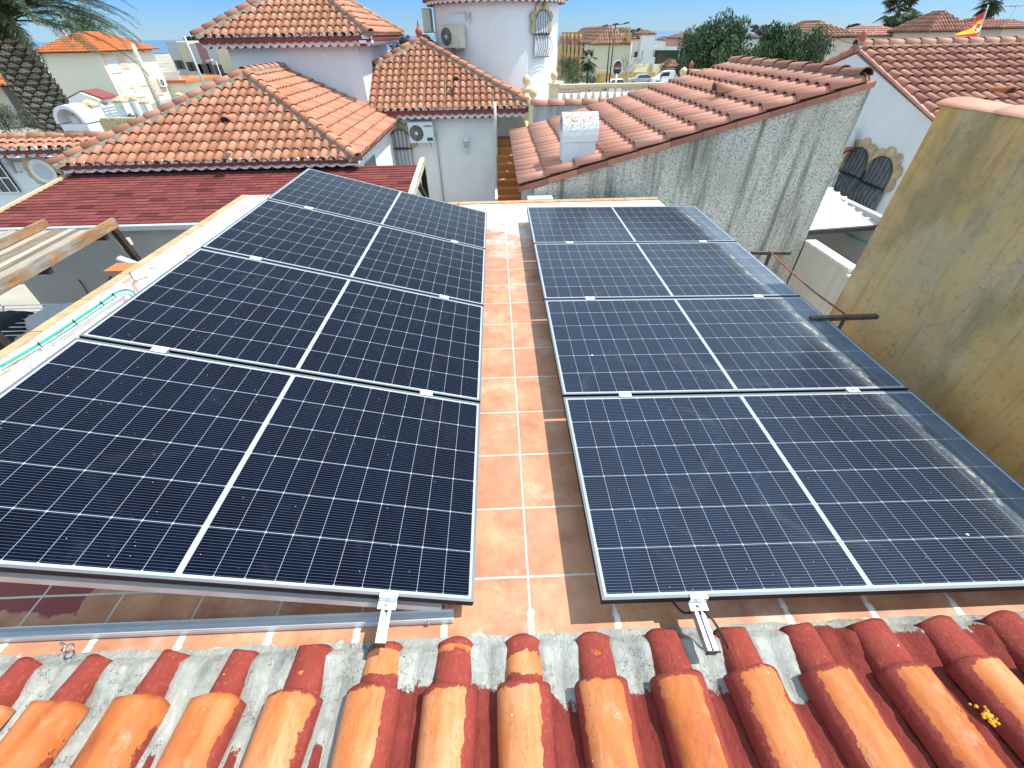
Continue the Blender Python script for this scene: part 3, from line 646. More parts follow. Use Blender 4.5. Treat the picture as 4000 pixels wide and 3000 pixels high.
def cover_tile(i, xc, v0, v1, r0, r1, h0, h1, n0, n1, redf, thick=.012, nv=26, na=18, bend=0.):
    rings = []; sd = .15+.75*hsh(i, 5, 9)
    tw = (hsh(i, 3)-.5)*.02; skew = (hsh(i, 8)-.5)*.016
    for a_ in range(nv+1):
        t_ = a_/nv; v = v0+(v1-v0)*t_; r = r0+(r1-r0)*t_; h = h0+(h1-h0)*t_; n = n0+(n1-n0)*t_; ring = []
        for k in range(na+1):
            an = PI*k/na; dx = -math.cos(an)*r; z = n+math.sin(an)**.9*h
            wob = (fbm(xc*7+dx*14, v*9, i, 3)-.5)*.006
            ev = (.004*math.sin(an*3+i) if a_ == 0 else 0)
            ring.append(cov.vert(fr(xc+tw*t_+skew*0+dx+wob*.5, v+ev, z+wob)))
            redv.append(redf(-math.cos(an), v-v0, xc)); seed.append(sd)
        rings.append(ring)
    inner = []
    for k in range(na+1):
        an = PI*k/na; inner.append(cov.vert(fr(xc-math.cos(an)*(r0-thick), v0+.001, n0+math.sin(an)*(h0-thick)))); redv.append(redf(-math.cos(an), 0, xc)); seed.append(sd)
    for a_ in range(nv):
        for k in range(na): cov.face((rings[a_][k], rings[a_+1][k], rings[a_+1][k+1], rings[a_][k+1]), 0, .5, None, True)
    for k in range(na): cov.face((inner[k], rings[0][k], rings[0][k+1], inner[k+1]), 0, .5)
def rf_main(i):
    def f_(dx, v, xc):
        z = .05
        side = (dx-(.60-.15*hsh(i,1)))*1.6
        if xc < -.55: side = (dx-.80)*1.2+.30*max(0, .4-abs(v-.14)*3)
        if xc > .75: side = max(side*.5, (-dx-.55)*1.2)
        if xc > .25: side = max(side, (-dx-.74)*1.5)
        if xc < -1.25: side -= .2
        collar = (.022+.012*hsh(i,31)-v)*14 if xc > -.85 else (.004-v)*14
        return max(0, min(1, .36+max(side, min(.5, collar)*.6)))
    return f_
def rf_short(i):
    amt = {0:.5}.get(i, None)
    def f_(dx, v, xc):
        b = .30+.42*hsh(i, 21) if xc < .85 else .95
        if xc < -.9: b = .80
        e = .35 if v < .02 else 0; low = max(0, (v-.105)*7)
        return min(1, b+e+low+abs(dx)*.12+.15*math.sin(v*40+i*2))
    return f_
for i in fx_ids:
    xc = X0+i*pit+(hsh(i, 2)-.5)*.012
    big = xc > 1.28
    rs_ = .052 if xc < -.9 else .068 if not big else .082
    cover_tile(i, xc+.004, -.002+(hsh(i,4)-.5)*.010, .19, rs_, rs_*.96, .064 if not big else .078, .064, .0, .012, rf_short(i), nv=14)
    v0 = .158+(hsh(i,6)-.5)*.016
    cover_tile(i+40, xc, v0, v0+.62, .094, .078, .088, .075, .020, .012, rf_main(i), nv=34)
    cover_tile(i+80, xc, v0+.56, v0+1.1, .094, .078, .088, .075, .022, .012, rf_main(i), nv=12)
cov.a['red'] = redv; cov.a['seed'] = seed
part(cov, 'cover_tile', M['cover'], rf)
bed = MB(); br = []
nx_, ny_ = 620, 150; xa, xb = X0-9.5*pit, X0+9.5*pit; va, vb = -.055, 1.0
br_ = [0]
for j in range(ny_+1):
    v = va+(vb-va)*(j/ny_)**1.25
    for i_x in range(nx_+1):
        x = xa+(xb-xa)*i_x/nx_; k = round((x-X0)/pit); dx = x-(X0+k*pit)
        up = max(0, 1-v/.20)                      # mortar fills the valleys near the floor
        n_ = fbm(x*9, v*9, 1, 4)-.5; n2 = fbm(x*34, v*34, 7, 3)-.5
        h = .002+.016*up+.014*math.exp(-((abs(dx)-.10)/.03)**2)*(.4+.9*(fbm(x*12, v*12, 4, 3)))+.020*n_+.008*n2
        h += .030*math.exp(-((abs(dx)-.070)/.028)**2)*up*(.6+.6*fbm(x*8+3, v*6, 5, 2))
        h += .010*(1-min(1, abs(abs(dx)-pit/2)/.05))*(-1)*(1-up)*1.2
        if v < .03: k_ = max(0, min(1, (.03-v)/.04)); h = h*(1-k_)+(.007+.004*n_)*k_
        if v < -.012: h -= max(0, -v-.018-.035*fbm(x*7, 1.3, 11, 4))*.9
        if v > .12: h += .016*abs(fbm(x*26, v*9, 5, 4)-.5)*(1 if br_[0] > .5 else .3)
        if v > .1: h += -.004
        if abs(dx) < .04 and v > .0: h = min(h, .0)
        yb = .55 if x < -1.2 else (.38 if x < -.55 else (.18 if x < 1.15 else .0))
        yb += (fbm(x*4.1, 2.2, 3, 2)-.5)*.18
        if x < -.55 and .10 < dx < .13 and v > .12: yb -= .12
        br_[0] = max(0, min(1, .5+(v-yb)*4.5)) if v > -.02 else 0; br.append(br_[0]); bed.vert(fr(x, v, h))
for j in range(ny_):
    for i_x in range(nx_):
        a = j*(nx_+1)+i_x; bed.face((a, a+nx_+1, a+nx_+2, a+1), 0, .5, None, True)
bed.a['red'] = br
part(bed, 'mortar_bed', M['bed'], rf)
M['foam'] = plain('ochre expanding foam', (.70,.34,.02), .6, var=.35, scale=60, bump=.8)
b = MB(); c_ = atZ(3862, 2795, .175)
for k in range(34):
    p = c_+Vector((rnd.gauss(0,.011), rnd.gauss(0,.013), rnd.uniform(-.004,.002))); r = rnd.uniform(.0025,.0065); b.lathe(p, [(0,-r),(r*.8,-r*.6),(r,0),(r*.7,r*.7),(0,r)], 7)
part(b, 'sealant_lump', M['foam'], rf)

# ================================================================== neighbourhood
def vpoly(mb, pts, m=0): mb.poly(pts, m)
# ---- stone framed, grilled windows (parts of their building)
def grille(mb, c, ux, out, wd, ht, arch=True, nb=6, belly=.0, m=0, rings=True):
    c, ux, out = Vector(c), Vector(ux).normalized(), Vector(out).normalized(); z = Vector((0,0,1))
    for k in range(nb+1):
        x = -wd/2+wd*k/nb; top = ht/2+(math.sqrt(max(0, 1-(2*x/wd)**2))*wd*.45 if arch else 0)
        pts = []
        for j in range(9):
            t = j/8; zz = -ht/2+(top+ht/2)*t; o = .04+belly*math.exp(-((t-.3)/.22)**2)
            pts.append(c+ux*x+out*o+z*zz)
        mb.tube(pts, .009, 5, m)
    for zz in (-ht/2+.03, ht*.18): mb.bar(c-ux*wd/2+out*.045+z*zz, c+ux*wd/2+out*.045+z*zz, .016, .016, m)
    if arch:
        mb.tube([c+ux*(wd/2*math.cos(PI*k/12))+out*.045+z*(ht/2+wd*.45*math.sin(PI*k/12)) for k in range(13)], .010, 5, m)
    if rings:
        for s_ in (-.22, 0, .22):
            mb.tube([c+ux*(s_*wd+.05*math.cos(k*PI/5))+out*.05+z*(ht*.18+.05*math.sin(k*PI/5)) for k in range(11)], .006, 4, m, cap=False)
def petal_ring(mb, c, ux, out, wd, ht, lobes=7, full=False, m=0, rr=.16, off=.02):
    c, ux, out = Vector(c), Vector(ux).normalized(), Vector(out).normalized(); z = Vector((0,0,1))
    rng = range(lobes) 
    for k in rng:
        an = (2*PI*k/lobes) if full else (-.12*PI+1.24*PI*k/(lobes-1))
        px_ = math.cos(an)*(wd/2+rr*.35); pz = (math.sin(an)*(ht/2+rr*.35)) if full else (ht/2+math.sin(an)*(wd*.45+rr*.35))
        pts = [c+ux*(px_+rr*math.cos(a*PI/6)*(.95))+z*(pz+rr*math.sin(a*PI/6)*.95)+out*(.002*(k % 2)) for a in range(12)]
        mb.ext(pts, out*(.05+.004*(k % 3)), m)
def arch_pane(mb, c, ux, out, wd, ht, off, m=0, ell=False):
    c, ux, out = Vector(c), Vector(ux).normalized(), Vector(out).normalized(); z = Vector((0,0,1))
    if ell: pts = [c+out*off+ux*(wd/2*math.cos(a*PI/12))+z*(ht/2*math.sin(a*PI/12)) for a in range(24)]
    else: pts = [c+out*off-ux*wd/2-z*ht/2, c+out*off+ux*wd/2-z*ht/2]+[c+out*off+ux*(wd/2*math.cos(PI*k/10))+z*(ht/2+wd*.45*math.sin(PI*k/10)) for k in range(11)]
    mb.poly(pts, m)
def stone_window(root, c, ux, out, wd, ht, belly=.12, nb=6, lobes=7, pane='pale_blind', surround=True, arch=True):
    if surround:
        b = MB(); petal_ring(b, c, ux, out, wd, ht, lobes); s_ = part(b, 'window_surround', M['sandstone'], root)
    b = MB(); arch_pane(b, c, ux, out, wd, ht, .062)
    b.bar(Vector(c)+Vector(out)*.068-Vector(ux)*(wd/2)+Vector((0,0,ht*.18)), Vector(c)+Vector(out)*.068+Vector(ux)*(wd/2)+Vector((0,0,ht*.18)), .02, .04, 1)
    w_ = part(b, 'window', [M[pane], M['dark_glass']], root)
    b = MB(); grille(b, Vector(c)+Vector(out)*.05, ux, out, wd, ht, arch, nb, belly); part(b, 'window_grille', M['iron'], w_)
def ac_unit(name_label, c, ux, out, wd=.80, ht=.55, dp=.28, mat='plastic_white', fan=-.18, cap=False):
    c, ux, out = Vector(c), Vector(ux).normalized(), Vector(out).normalized(); z = Vector((0,0,1))
    t = thing('air_conditioner', name_label, 'air conditioner', c, 'outdoor air conditioning units')
    b = MB(); o0 = c+out*.09
    pts = [o0-ux*wd/2-z*ht/2, o0+ux*wd/2-z*ht/2, o0+ux*wd/2+z*ht/2, o0-ux*wd/2+z*ht/2]; b.ext(pts, out*dp); 
    b.ext([p*1. for p in [o0-ux*(wd/2+.012)+z*ht/2, o0+ux*(wd/2+.012)+z*ht/2, o0+ux*(wd/2+.012)+z*(ht/2+.015), o0-ux*(wd/2+.012)+z*(ht/2+.015)]], out*(dp+.012))
    part(b, 'casing', M[mat], t)
    fc = o0+ux*(fan*wd)+out*(dp+.006); R0 = ht*.40
    b = MB(); b.poly([fc+ux*(R0*math.cos(a*PI/10))+z*(R0*math.sin(a*PI/10)) for a in range(20)], 0)
    for r_ in (R0, R0*.78, R0*.56, R0*.34): b.tube([fc+out*.008+ux*(r_*math.cos(a*PI/10))+z*(r_*math.sin(a*PI/10)) for a in range(21)], .006, 4, 1, cap=False)
    for a in range(10): b.bar(fc+out*.008, fc+out*.008+ux*(R0*math.cos(a*PI/5))+z*(R0*math.sin(a*PI/5)), .005, .005, 1)
    b.ext([fc+out*.012+ux*(R0*.22*math.cos(a*PI/6))+z*(R0*.22*math.sin(a*PI/6)) for a in range(12)], out*.01, 2)
    part(b, 'fan_grille', [M['dark_glass'], M['pvc_grey'], M[mat]], t)
    for s_ in (-.3, .3):
        b = MB(); b.bar(c+ux*(s_*wd)-z*(ht/2+.02), c+ux*(s_*wd)-z*(ht/2+.02)+out*(dp+.12), .03, .03); b.bar(c+ux*(s_*wd)-z*(ht/2+.02), c+ux*(s_*wd)-z*(ht/2+.22), .03, .02)
        part(b, 'bracket', M['pvc_grey'], t)
    return t

# ---- front villa: hip roof, upper storey
A1 = thing('house', 'white villa with a salmon hip roof and an upper block behind it', 'house', (-6, 14, -3.2))
ex0, ex1, ey0, ez = -9.60, -3.10, 10.42, -.31
hwid = (ex1-ex0)/2; apx, apy, apz = (ex0+ex1)/2+.10, ey0+hwid*.90, 1.07
tl = MB(); bs = MB(); cp_ = MB()
Vf = Vector((0, apy-ey0, apz-ez)); lenf = Vf.length
lw = apx-ex0; rw = ex1-apx
tile_slope(tl, bs, (ex0, ey0, ez), (1,0,0), Vf, ex1-ex0, lambda u: lenf*(u/lw if u < lw else max(0, (ex1-ex0-u)/rw)), course=.325, pitch=.212)
# right slope: eave runs in +y at x=ex1
yb_ = 15.86
Vr = Vector((apx-ex1, 0, apz-ez)); lenr = Vr.length; dy = apy-ey0
tile_slope(tl, bs, (ex1, ey0, ez), (0,1,0), Vr, yb_-ey0, lambda u: lenr*min(1, u/dy), course=.325, pitch=.212)
Vl = Vector((apx-ex0, 0, apz-ez)); 
tile_slope(tl, bs, (ex0, ey0, ez), (0,1,0), Vl, yb_-ey0, lambda u: Vl.length*min(1, u/dy), course=.325, pitch=.212)
part(tl, 'roof', M['tile_a'], A1); part(bs, 'roof_channel', M['channel'], A1)
caps(cp_, (ex0-.02, ey0-.02, ez+.02), (apx, apy, apz+.03)); caps(cp_, (ex1+.02, ey0-.02, ez+.02), (apx, apy, apz+.03)); caps(cp_, (apx, apy-.05, apz+.03), (apx, yb_, apz+.03))
part(cp_, 'hip_tile', [M['tile_a'], M['mortar_dark']], A1)
b = MB(); eave(b, (ex0, ey0+.03, ez), (ex1, ey0+.03, ez), (0,-1,0), ez+.0, band=.035, lob=.05, step=.05); eave(b, (ex1-.03, ey0, ez), (ex1-.03, yb_, ez), (1,0,0), ez+.0, band=.035, lob=.05, step=.05); part(b, 'eave', [M['white_trim'], M['red_paint_trim']], A1)
b = MB(); b.box((ex0+.42, ey0+.33, -3.2), (ex1-.33, yb_-.01, ez-.18))
part(b, 'wall', M['white_wall'], A1)
vent_tile('roof_vent', atZ(892, 492, .40), (0,1,.42), M['tile_a'], A1)
b = MB(); b.box((ex1-.331, 12.1, -1.6), (ex1-.30, 13.2, -.75)); part(b, 'window', M['dark_glass'], A1)
# upper block
b = MB(); b.box((-7.72, 15.88, -3.2), (-3.97, 20.3, 1.62)); part(b, 'upper_wall', M['white_wall_smooth'], A1)
uz, ux0, ux1, uy0, uy1 = 1.80, -8.22, -3.45, 15.42, 20.75
um = (ux0+ux1)/2+.18; uh = (uy1-uy0)/2; uap = um, uy0+2.35, uz+1.32
tl = MB(); bs = MB(); cp_ = MB()
Vf = Vector((0, uap[1]-uy0, uap[2]-uz)); lf = Vf.length; w1, w2 = um-ux0, ux1-um
tile_slope(tl, bs, (ux0, uy0, uz), (1,0,0), Vf, ux1-ux0, lambda u: lf*(u/w1 if u < w1 else max(0, (ux1-ux0-u)/w2)), course=.325, pitch=.212)
Vr = Vector((um-ux1, 0, uap[2]-uz)); dy = uap[1]-uy0
tile_slope(tl, bs, (ux1, uy0, uz), (0,1,0), Vr, uy1-uy0, lambda u: Vr.length*min(1, u/dy, (uy1-uy0-u)/dy), course=.325, pitch=.212)
Vl = Vector((um-ux0, 0, uap[2]-uz)); tile_slope(tl, bs, (ux0, uy0, uz), (0,1,0), Vl, uy1-uy0, lambda u: Vl.length*min(1, u/dy, (uy1-uy0-u)/dy), course=.325, pitch=.212)
part(tl, 'upper_roof', M['tile_a'], A1); part(bs, 'roof_channel', M['channel'], A1)
for c_ in ((ux0-.02,uy0-.02), (ux1+.02,uy0-.02)): caps(cp_, (c_[0], c_[1], uz+.02), (uap[0], uap[1], uap[2]+.03))
caps(cp_, (uap[0],uap[1],uap[2]+.03), (uap[0],uy1-dy,uap[2]+.03))
caps(cp_, (ux1+.02, uy1+.02, uz+.02), (uap[0], uy1-dy, uap[2]+.03)); part(cp_, 'hip_tile', [M['tile_a'], M['mortar_dark']], A1)
b = MB(); eave(b, (ux0, uy0+.03, uz), (ux1, uy0+.03, uz), (0,-1,0), uz); eave(b, (ux1-.03, uy0, uz), (ux1-.03, uy1, uz), (1,0,0), uz); part(b, 'eave', [M['white_trim'], M['red_paint_trim']], A1)

# ---- villa centre wing with the round tower
A2 = thing('house', 'white wing with a hip roof, grilled stone window and outdoor stair recess', 'house', (-2, 17, -3.2))
cx0, cx1, cy0, cz0 = -3.95, 1.22, 15.52, -.02
cap2 = (-2.50, 18.6, 1.60)
b = MB(); b.box((-3.99, 16.02, -3.2), (-.03, 22., -.30)); b.box((-.028, 16.9, -3.2), (1.1, 22., -.30)); part(b, 'wall', M['white_wall'], A2)
tl = MB(); bs = MB(); cp_ = MB(); Vf = Vector((0, cap2[1]-cy0, cap2[2]-cz0)); lf = Vf.length; full0 = cap2[0]-(cx1-cap2[0])
tile_slope(tl, bs, (cx0, cy0, cz0), (1,0,0), Vf, cx1-cx0, lambda u: lf*((u+cx0-full0)/(cap2[0]-full0) if u+cx0 < cap2[0] else max(0, (cx1-cx0-u)/(cx1-cap2[0]))), course=.325, pitch=.212)
Vr = Vector((cap2[0]-cx1, 0, cap2[2]-cz0)); dy = cap2[1]-cy0
tile_slope(tl, bs, (cx1, cy0, cz0), (0,1,0), Vr, 5.6, lambda u: Vr.length*min(1, u/dy), course=.325, pitch=.212)
part(tl, 'roof', M['tile_a'], A2); part(bs, 'roof_channel', M['channel'], A2)
xq = -3.90; tq = (xq-full0)/(cap2[0]-full0)
caps(cp_, (xq, cy0+tq*dy, cz0+tq*(cap2[2]-cz0)+.03), (cap2[0], cap2[1], cap2[2]+.04)); caps(cp_, (cx1+.02, cy0-.02, cz0+.02), (cap2[0], cap2[1], cap2[2]+.04)); caps(cp_, (cap2[0], cap2[1], cap2[2]+.04), (cap2[0], 21., cap2[2]+.04))
part(cp_, 'hip_tile', [M['tile_a'], M['mortar_dark']], A2)
b = MB(); eave(b, (cx0, cy0+.03, cz0), (cx1, cy0+.03, cz0), (0,-1,0), cz0); part(b, 'eave', [M['white_trim'], M['red_paint_trim']], A2)
vent_tile('roof_vent', atZ(1782, 325, .62), (0,1,.42), M['tile_a'], A2)
b = MB(); p = Vector((cap2[0], cap2[1], cap2[2]+.12)); b.lathe(p, [(0,-.05),(.06,-.03),(.05,.03),(.11,.1),(.12,.17),(.07,.25),(.03,.3),(.035,.33),(.0,.5)], 12); part(b, 'finial', M['finial'], A2)
wc = atY(1574, 590, 16.02); wc.z = (atY(1574, 530, 16.02).z+atY(1574, 640, 16.02).z)/2-.10
stone_window(A2, wc, (1,0,0), (0,-1,0), .62, .85, belly=.10, nb=5, lobes=7)
wcA = atY(1650, 512, 16.02); u_ = ac_unit('white air conditioner beside the stone framed window, above a grey pipe', wcA, (1,0,0), (0,-1,0), .78, .55)
b = MB(); b.box((wcA.x+.18, 15.636, wcA.z-.22), (wcA.x+.36, 15.642, wcA.z-.13)); part(b, 'badge', plain('navy label', (.03,.05,.2), .5), u_)
def text(body, loc, size, mat, parent, ux=(1,0,0), up=(0,0,1), ext=.004, name='lettering'):
    cu = bpy.data.curves.new(name, 'FONT'); cu.body = body; cu.size = size; cu.extrude = ext; cu.align_x = 'CENTER'; cu.align_y = 'CENTER'
    tmp = bpy.data.objects.new(name, cu); COL.objects.link(tmp); bpy.context.view_layer.update()
    me = bpy.data.meshes.new_from_object(tmp.evaluated_get(bpy.context.evaluated_depsgraph_get())); bpy.data.objects.remove(tmp)
    ux = Vector(ux).normalized(); up = Vector(up).normalized(); nn = ux.cross(up)
    top = Vector((0,0,0)); p = parent
    while p is not None: top += Vector(p.location); p = p.parent
    for v in me.vertices: v.co = Vector(loc)+ux*v.co.x+up*v.co.y+nn*v.co.z-top
    me.materials.clear(); me.materials.append(mat)
    o = bpy.data.objects.new(name, me); COL.objects.link(o); o.parent = parent; return o
text('DAIKIN', (wcA.x+.24, 15.645, wcA.z+.19), .075, M['dark_glass'], u_)
t = MB(); xp = wcA.x+.44; t.tube([(xp-.1,15.95,wcA.z-.05),(xp+.02,15.93,wcA.z-.02),(xp+.02,15.94,wcA.z-.3),(xp,15.98,wcA.z-.4),(xp,15.98,-3.2)], .022, 8); tag(t.build('pipe', M['pvc_grey']), 'thin grey pipe running down the white wall below the air conditioner', 'pipe')
t = MB(); p = atY(1932, 398, 15.44); t.tube([(p.x,15.44,p.z),(p.x,15.46,p.z-.6),(p.x,15.93,p.z-.9),(p.x,15.95,-3.2)], .045, 8); tag(t.build('downpipe', M['plastic_white']), 'white downpipe running down beside the terracotta stair', 'pipe')
# wall lantern
lp = atY(1822, 560, 16.02)
t = thing('wall_lantern', 'white ornate lantern on the white wall left of the stair', 'lantern', lp)
b = MB(); b.tube(curve_pts([(lp.x,16.0,lp.z-.22),(lp.x,15.93,lp.z-.25),(lp.x,15.86,lp.z-.18),(lp.x,15.85,lp.z-.10)]), .018, 6); b.box((lp.x-.04,15.985,lp.z-.32),(lp.x+.04,16.01,lp.z-.12)); b.tube([(lp.x,15.85,lp.z-.29),(lp.x,15.85,lp.z-.12)],[.008,.03],6); part(b, 'bracket', M['plastic_white'], t)
b = MB()
for k in range(6):
    a0, a1 = k*PI/3, (k+1)*PI/3; b.tube([(lp.x+.055*math.cos(a0),15.85+.055*math.sin(a0),lp.z-.10),(lp.x+.10*math.cos(a0),15.85+.10*math.sin(a0),lp.z+.10)], .008, 5)
b.lathe((lp.x,15.85,lp.z), [(.0,-.11),(.07,-.11),(.07,-.095),(0,-.095)], 6); b.lathe((lp.x,15.85,lp.z), [(.115,.10),(.115,.115),(.05,.19),(.03,.24),(.012,.25),(.0,.33)], 6); part(b, 'frame', M['plastic_white'], t)
b = MB(); b.lathe((lp.x,15.85,lp.z), [(.05,-.09),(.092,.095)], 6); part(b, 'glass', M['pvc_grey'], t)
# terracotta stair
st = thing('staircase', 'terracotta tiled outdoor stair climbing beside the white wall', 'stairs', (.5, 15.4, -3.2))
M['stair'] = clay('terracotta stair tile', (.42,.14,.06), (.56,.21,.09), (.66,.28,.13), .05); M['riser'] = clay('amber stair riser tile', (.30,.12,.03), (.42,.19,.05), (.50,.25,.08), .1)
zt, yt = -.98, 16.3
b = MB(); b2 = MB()
b.box((-.02, yt, zt-.04), (1.05, 16.89, zt)); b2.box((-.02, yt+.02, -3.2), (1.05, 16.88, zt-.041))
for k in range(1, 11):
    z = zt-.2*k; y1 = yt-.215*(k-1); y0 = y1-.215
    b.box((-.02, y0-.02, z-.035), (1.05, y1+.015, z)); b2.box((-.02, y0+.004, z-.2), (1.05, y1+.016, z-.036))
part(b, 'tread', M['stair'], st); part(b2, 'riser', M['riser'], st)
t = MB(); t.box((-.10, 13.9, -3.2), (-.03, 16.0, -2.2)); t.box((1.06, 13.5, -3.2), (1.16, 16.88, -.55)); tag(t.build('stair_wall', M['white_wall']), 'white side wall flanking the terracotta stair', 'wall')

# ---- round tower
tc = Vector((.14, 20.6, 0)); tr = 2.27
TW = thing('round_tower', 'round white tower with a scalloped oxblood eave at the top', 'tower', (tc.x, tc.y, -3.2))
b = MB(); b.lathe((tc.x,tc.y,0), [(tr,-3.2),(tr,2.70)], 72); part(b, 'wall', M['white_wall'], TW)
b = MB()
for rw, (ro, zt_) in enumerate(((tr+.36, 2.78), (tr+.24, 2.68))):
    n = 64; 
    for k in range(n*4):
        a0, a1 = 2*PI*k/(n*4), 2*PI*(k+1)/(n*4); z0 = zt_-.05-.06*abs(math.sin(PI*(k % 4)/4)); z1 = zt_-.05-.06*abs(math.sin(PI*((k % 4)+1)/4))
        P0 = Vector((tc.x+ro*math.cos(a0), tc.y+ro*math.sin(a0), 0)); P1 = Vector((tc.x+ro*math.cos(a1), tc.y+ro*math.sin(a1), 0)); I0 = tc+(P0-tc)*((ro-.2)/ro); I1 = tc+(P1-tc)*((ro-.2)/ro)
        Z = lambda p, z: (p.x, p.y, z)
        b.poly([Z(P0,zt_), Z(P0,z0), Z(P1,z1), Z(P1,zt_)], 0 if rw else 1); b.poly([Z(P0,z0), Z(I0,z0), Z(I1,z1), Z(P1,z1)], 1); b.poly([Z(P0,zt_), Z(P1,zt_), Z(I1,zt_), Z(I0,zt_)], 0)
part(b, 'eave', [M['white_trim'], M['red_paint_trim']], TW)
b = MB(); n = 66
for k in range(n):
    a = 2*PI*k/n
    d_ = Vector((math.cos(a), math.sin(a), 0)); s_ = Vector((-math.sin(a), math.cos(a), 0))
    for j in range(4):
        r0, r1 = tr+.44-.37*j, tr+.44-.37*(j+1)-.03; rr = .10*(r0/(tr+.44)); t_ = rnd.random(); A_, B_ = [], []
        for q_ in range(7):
            an = PI*q_/6; A_.append(b.vert(Vector((tc.x,tc.y,2.82+(tr+.44-r0)*.42+.03+rr*math.sin(an)))+d_*r0+s_*(rr*math.cos(an)))); B_.append(b.vert(Vector((tc.x,tc.y,2.82+(tr+.44-r1)*.42+rr*.8*math.sin(an)))+d_*r1+s_*(rr*.75*math.cos(an))))
        for q_ in range(6): b.face((A_[q_], A_[q_+1], B_[q_+1], B_[q_]), 0, t_, None, True)
b.lathe((tc.x,tc.y,0), [(tr+.40,2.80),(.02,2.80+(tr+.40)*.42)], 48); part(b, 'roof', M['tile_a'], TW)
def on_tower(px, py, off=0.):
    d = ray(px, py); O = Vector((0,0,CZ)); a = d.x**2+d.y**2; bb = 2*(d.x*(O.x-tc.x)+d.y*(O.y-tc.y)); cc = (O.x-tc.x)**2+(O.y-tc.y)**2-tr**2
    t_ = (-bb-math.sqrt(max(0, bb*bb-4*a*cc)))/(2*a); p = O+d*t_; n_ = Vector((p.x-tc.x, p.y-tc.y, 0)).normalized(); return p+n_*off, n_, Vector((-n_.y, n_.x, 0))
p, n_, u_t = on_tower(2112, 158); stone_window(TW, p, u_t, n_, .72, .95, belly=.16, nb=6, lobes=6)
p, n_, u_t = on_tower(1786, 142); ac_unit('cream air conditioner with a big fan on the front of the round tower', p, u_t, n_, .86, .60, mat='plastic_cream')
pa = atY(1676, 80, 20.4); ac_unit('grey air conditioner seen edge on at the left side of the round tower', (-2.13, 20.35, pa.z), (0,-1,0), (-1,0,0), .80, .62, mat='plastic_cream')
t = MB(); p, n_, u_t = on_tower(1826, 48, .02)
for k in range(7): 
    q0 = p+u_t*rnd.uniform(-.1,.12)+Vector((0,0,rnd.uniform(-.02,.05))); t.tube(curve_pts([q0, q0+u_t*rnd.uniform(-.08,.08)+Vector((0,0,-.12)), q0+u_t*rnd.uniform(-.06,.1)+Vector((0,0,-rnd.uniform(.15,.35)))], 3), .006, 4)
t.bar(p-u_t*.02-u_t*.75, p-u_t*.02, .01, .012); tag(t.build('loose_cable', M['pvc_grey']), 'bundle of loose cables hanging high on the round tower', 'cable')

# ---- cream balustrade terrace beyond the stair
BAL = thing('balustrade', 'cream balustrade with ball topped posts beside the round tower', 'balustrade', (4.5, 18.5, -.3))
b = MB(); pa_, pb_ = atY(2176, 345, 18.5), atY(2690, 338, 18.5); zr = .30
b.bar((2.25,18.5,zr), (7.0,18.5,zr), .24, .09); b.bar((2.25,18.5,zr-.07), (7.0,18.5,zr-.07), .16, .05); part(b, 'rail', M['cream'], BAL)
b = MB(); b.bar((2.25,18.5,-.36), (7.0,18.5,-.36), .22, .10); part(b, 'plinth', M['cream'], BAL)
prof = [(.055,-.31),(.055,-.27),(.035,-.25),(.075,-.12),(.070,-.06),(.030,.06),(.028,.12),(.05,.14),(.05,.19)]
bal0 = None
for k in range(17):
    x = 2.52+k*.265
    if bal0 is None: b = MB(); b.lathe((0,0,0), prof, 10, t=.5); bal0 = b.build('baluster', M['cream'], BAL); o = bal0
    else: o = bal0.copy(); COL.objects.link(o); o.parent = BAL
    o.location = Vector((x, 18.5, 0))-Vector(BAL.location)
def ball_post(x, y, zb, zt, wd=.32, name='post', ball=True):
    b = MB(); b.box((x-wd/2,y-wd/2,zb),(x+wd/2,y+wd/2,zt)); b.box((x-wd/2-.03,y-wd/2-.03,zt+.002),(x+wd/2+.03,y+wd/2+.03,zt+.06)); part(b, name, M['cream'], BAL)
    if ball: b = MB(); b.lathe((x,y,zt+.06), [(.09,0),(.05,.04),(.045,.08),(.10,.13),(.13,.21),(.11,.29),(.05,.34),(0,.36)], 16); part(b, 'ball', M['cream'], BAL)
ball_post(2.12, 18.5, -.42, .33); ball_post(6.76, 18.5, -.42, .36)
ball_post(1.02, 16.6, -.9, .36, .26); ball_post(1.13, 15.2, -1.6, .14, .24)
b = MB(); b.bar((1.05,16.4,.26),(1.12,15.35,.02),.18,.08); b.bar((1.05,16.4,-.5),(1.12,15.35,-.8),.18,.08); part(b, 'stair_rail', M['cream'], BAL)
t = MB(); t.box((1.25, 18.3, -.60), (7.6, 24., -.42)); tag(t.build('upper_terrace', M['pavement']), 'paved upper terrace behind the cream balustrade', 'terrace')
t = MB(); t.box((1.3, 18.35, -3.2), (7.5, 18.5, -.605)); tag(t.build('retaining_wall', M['white_wall']), 'retaining wall carrying the cream balustrade', 'wall')
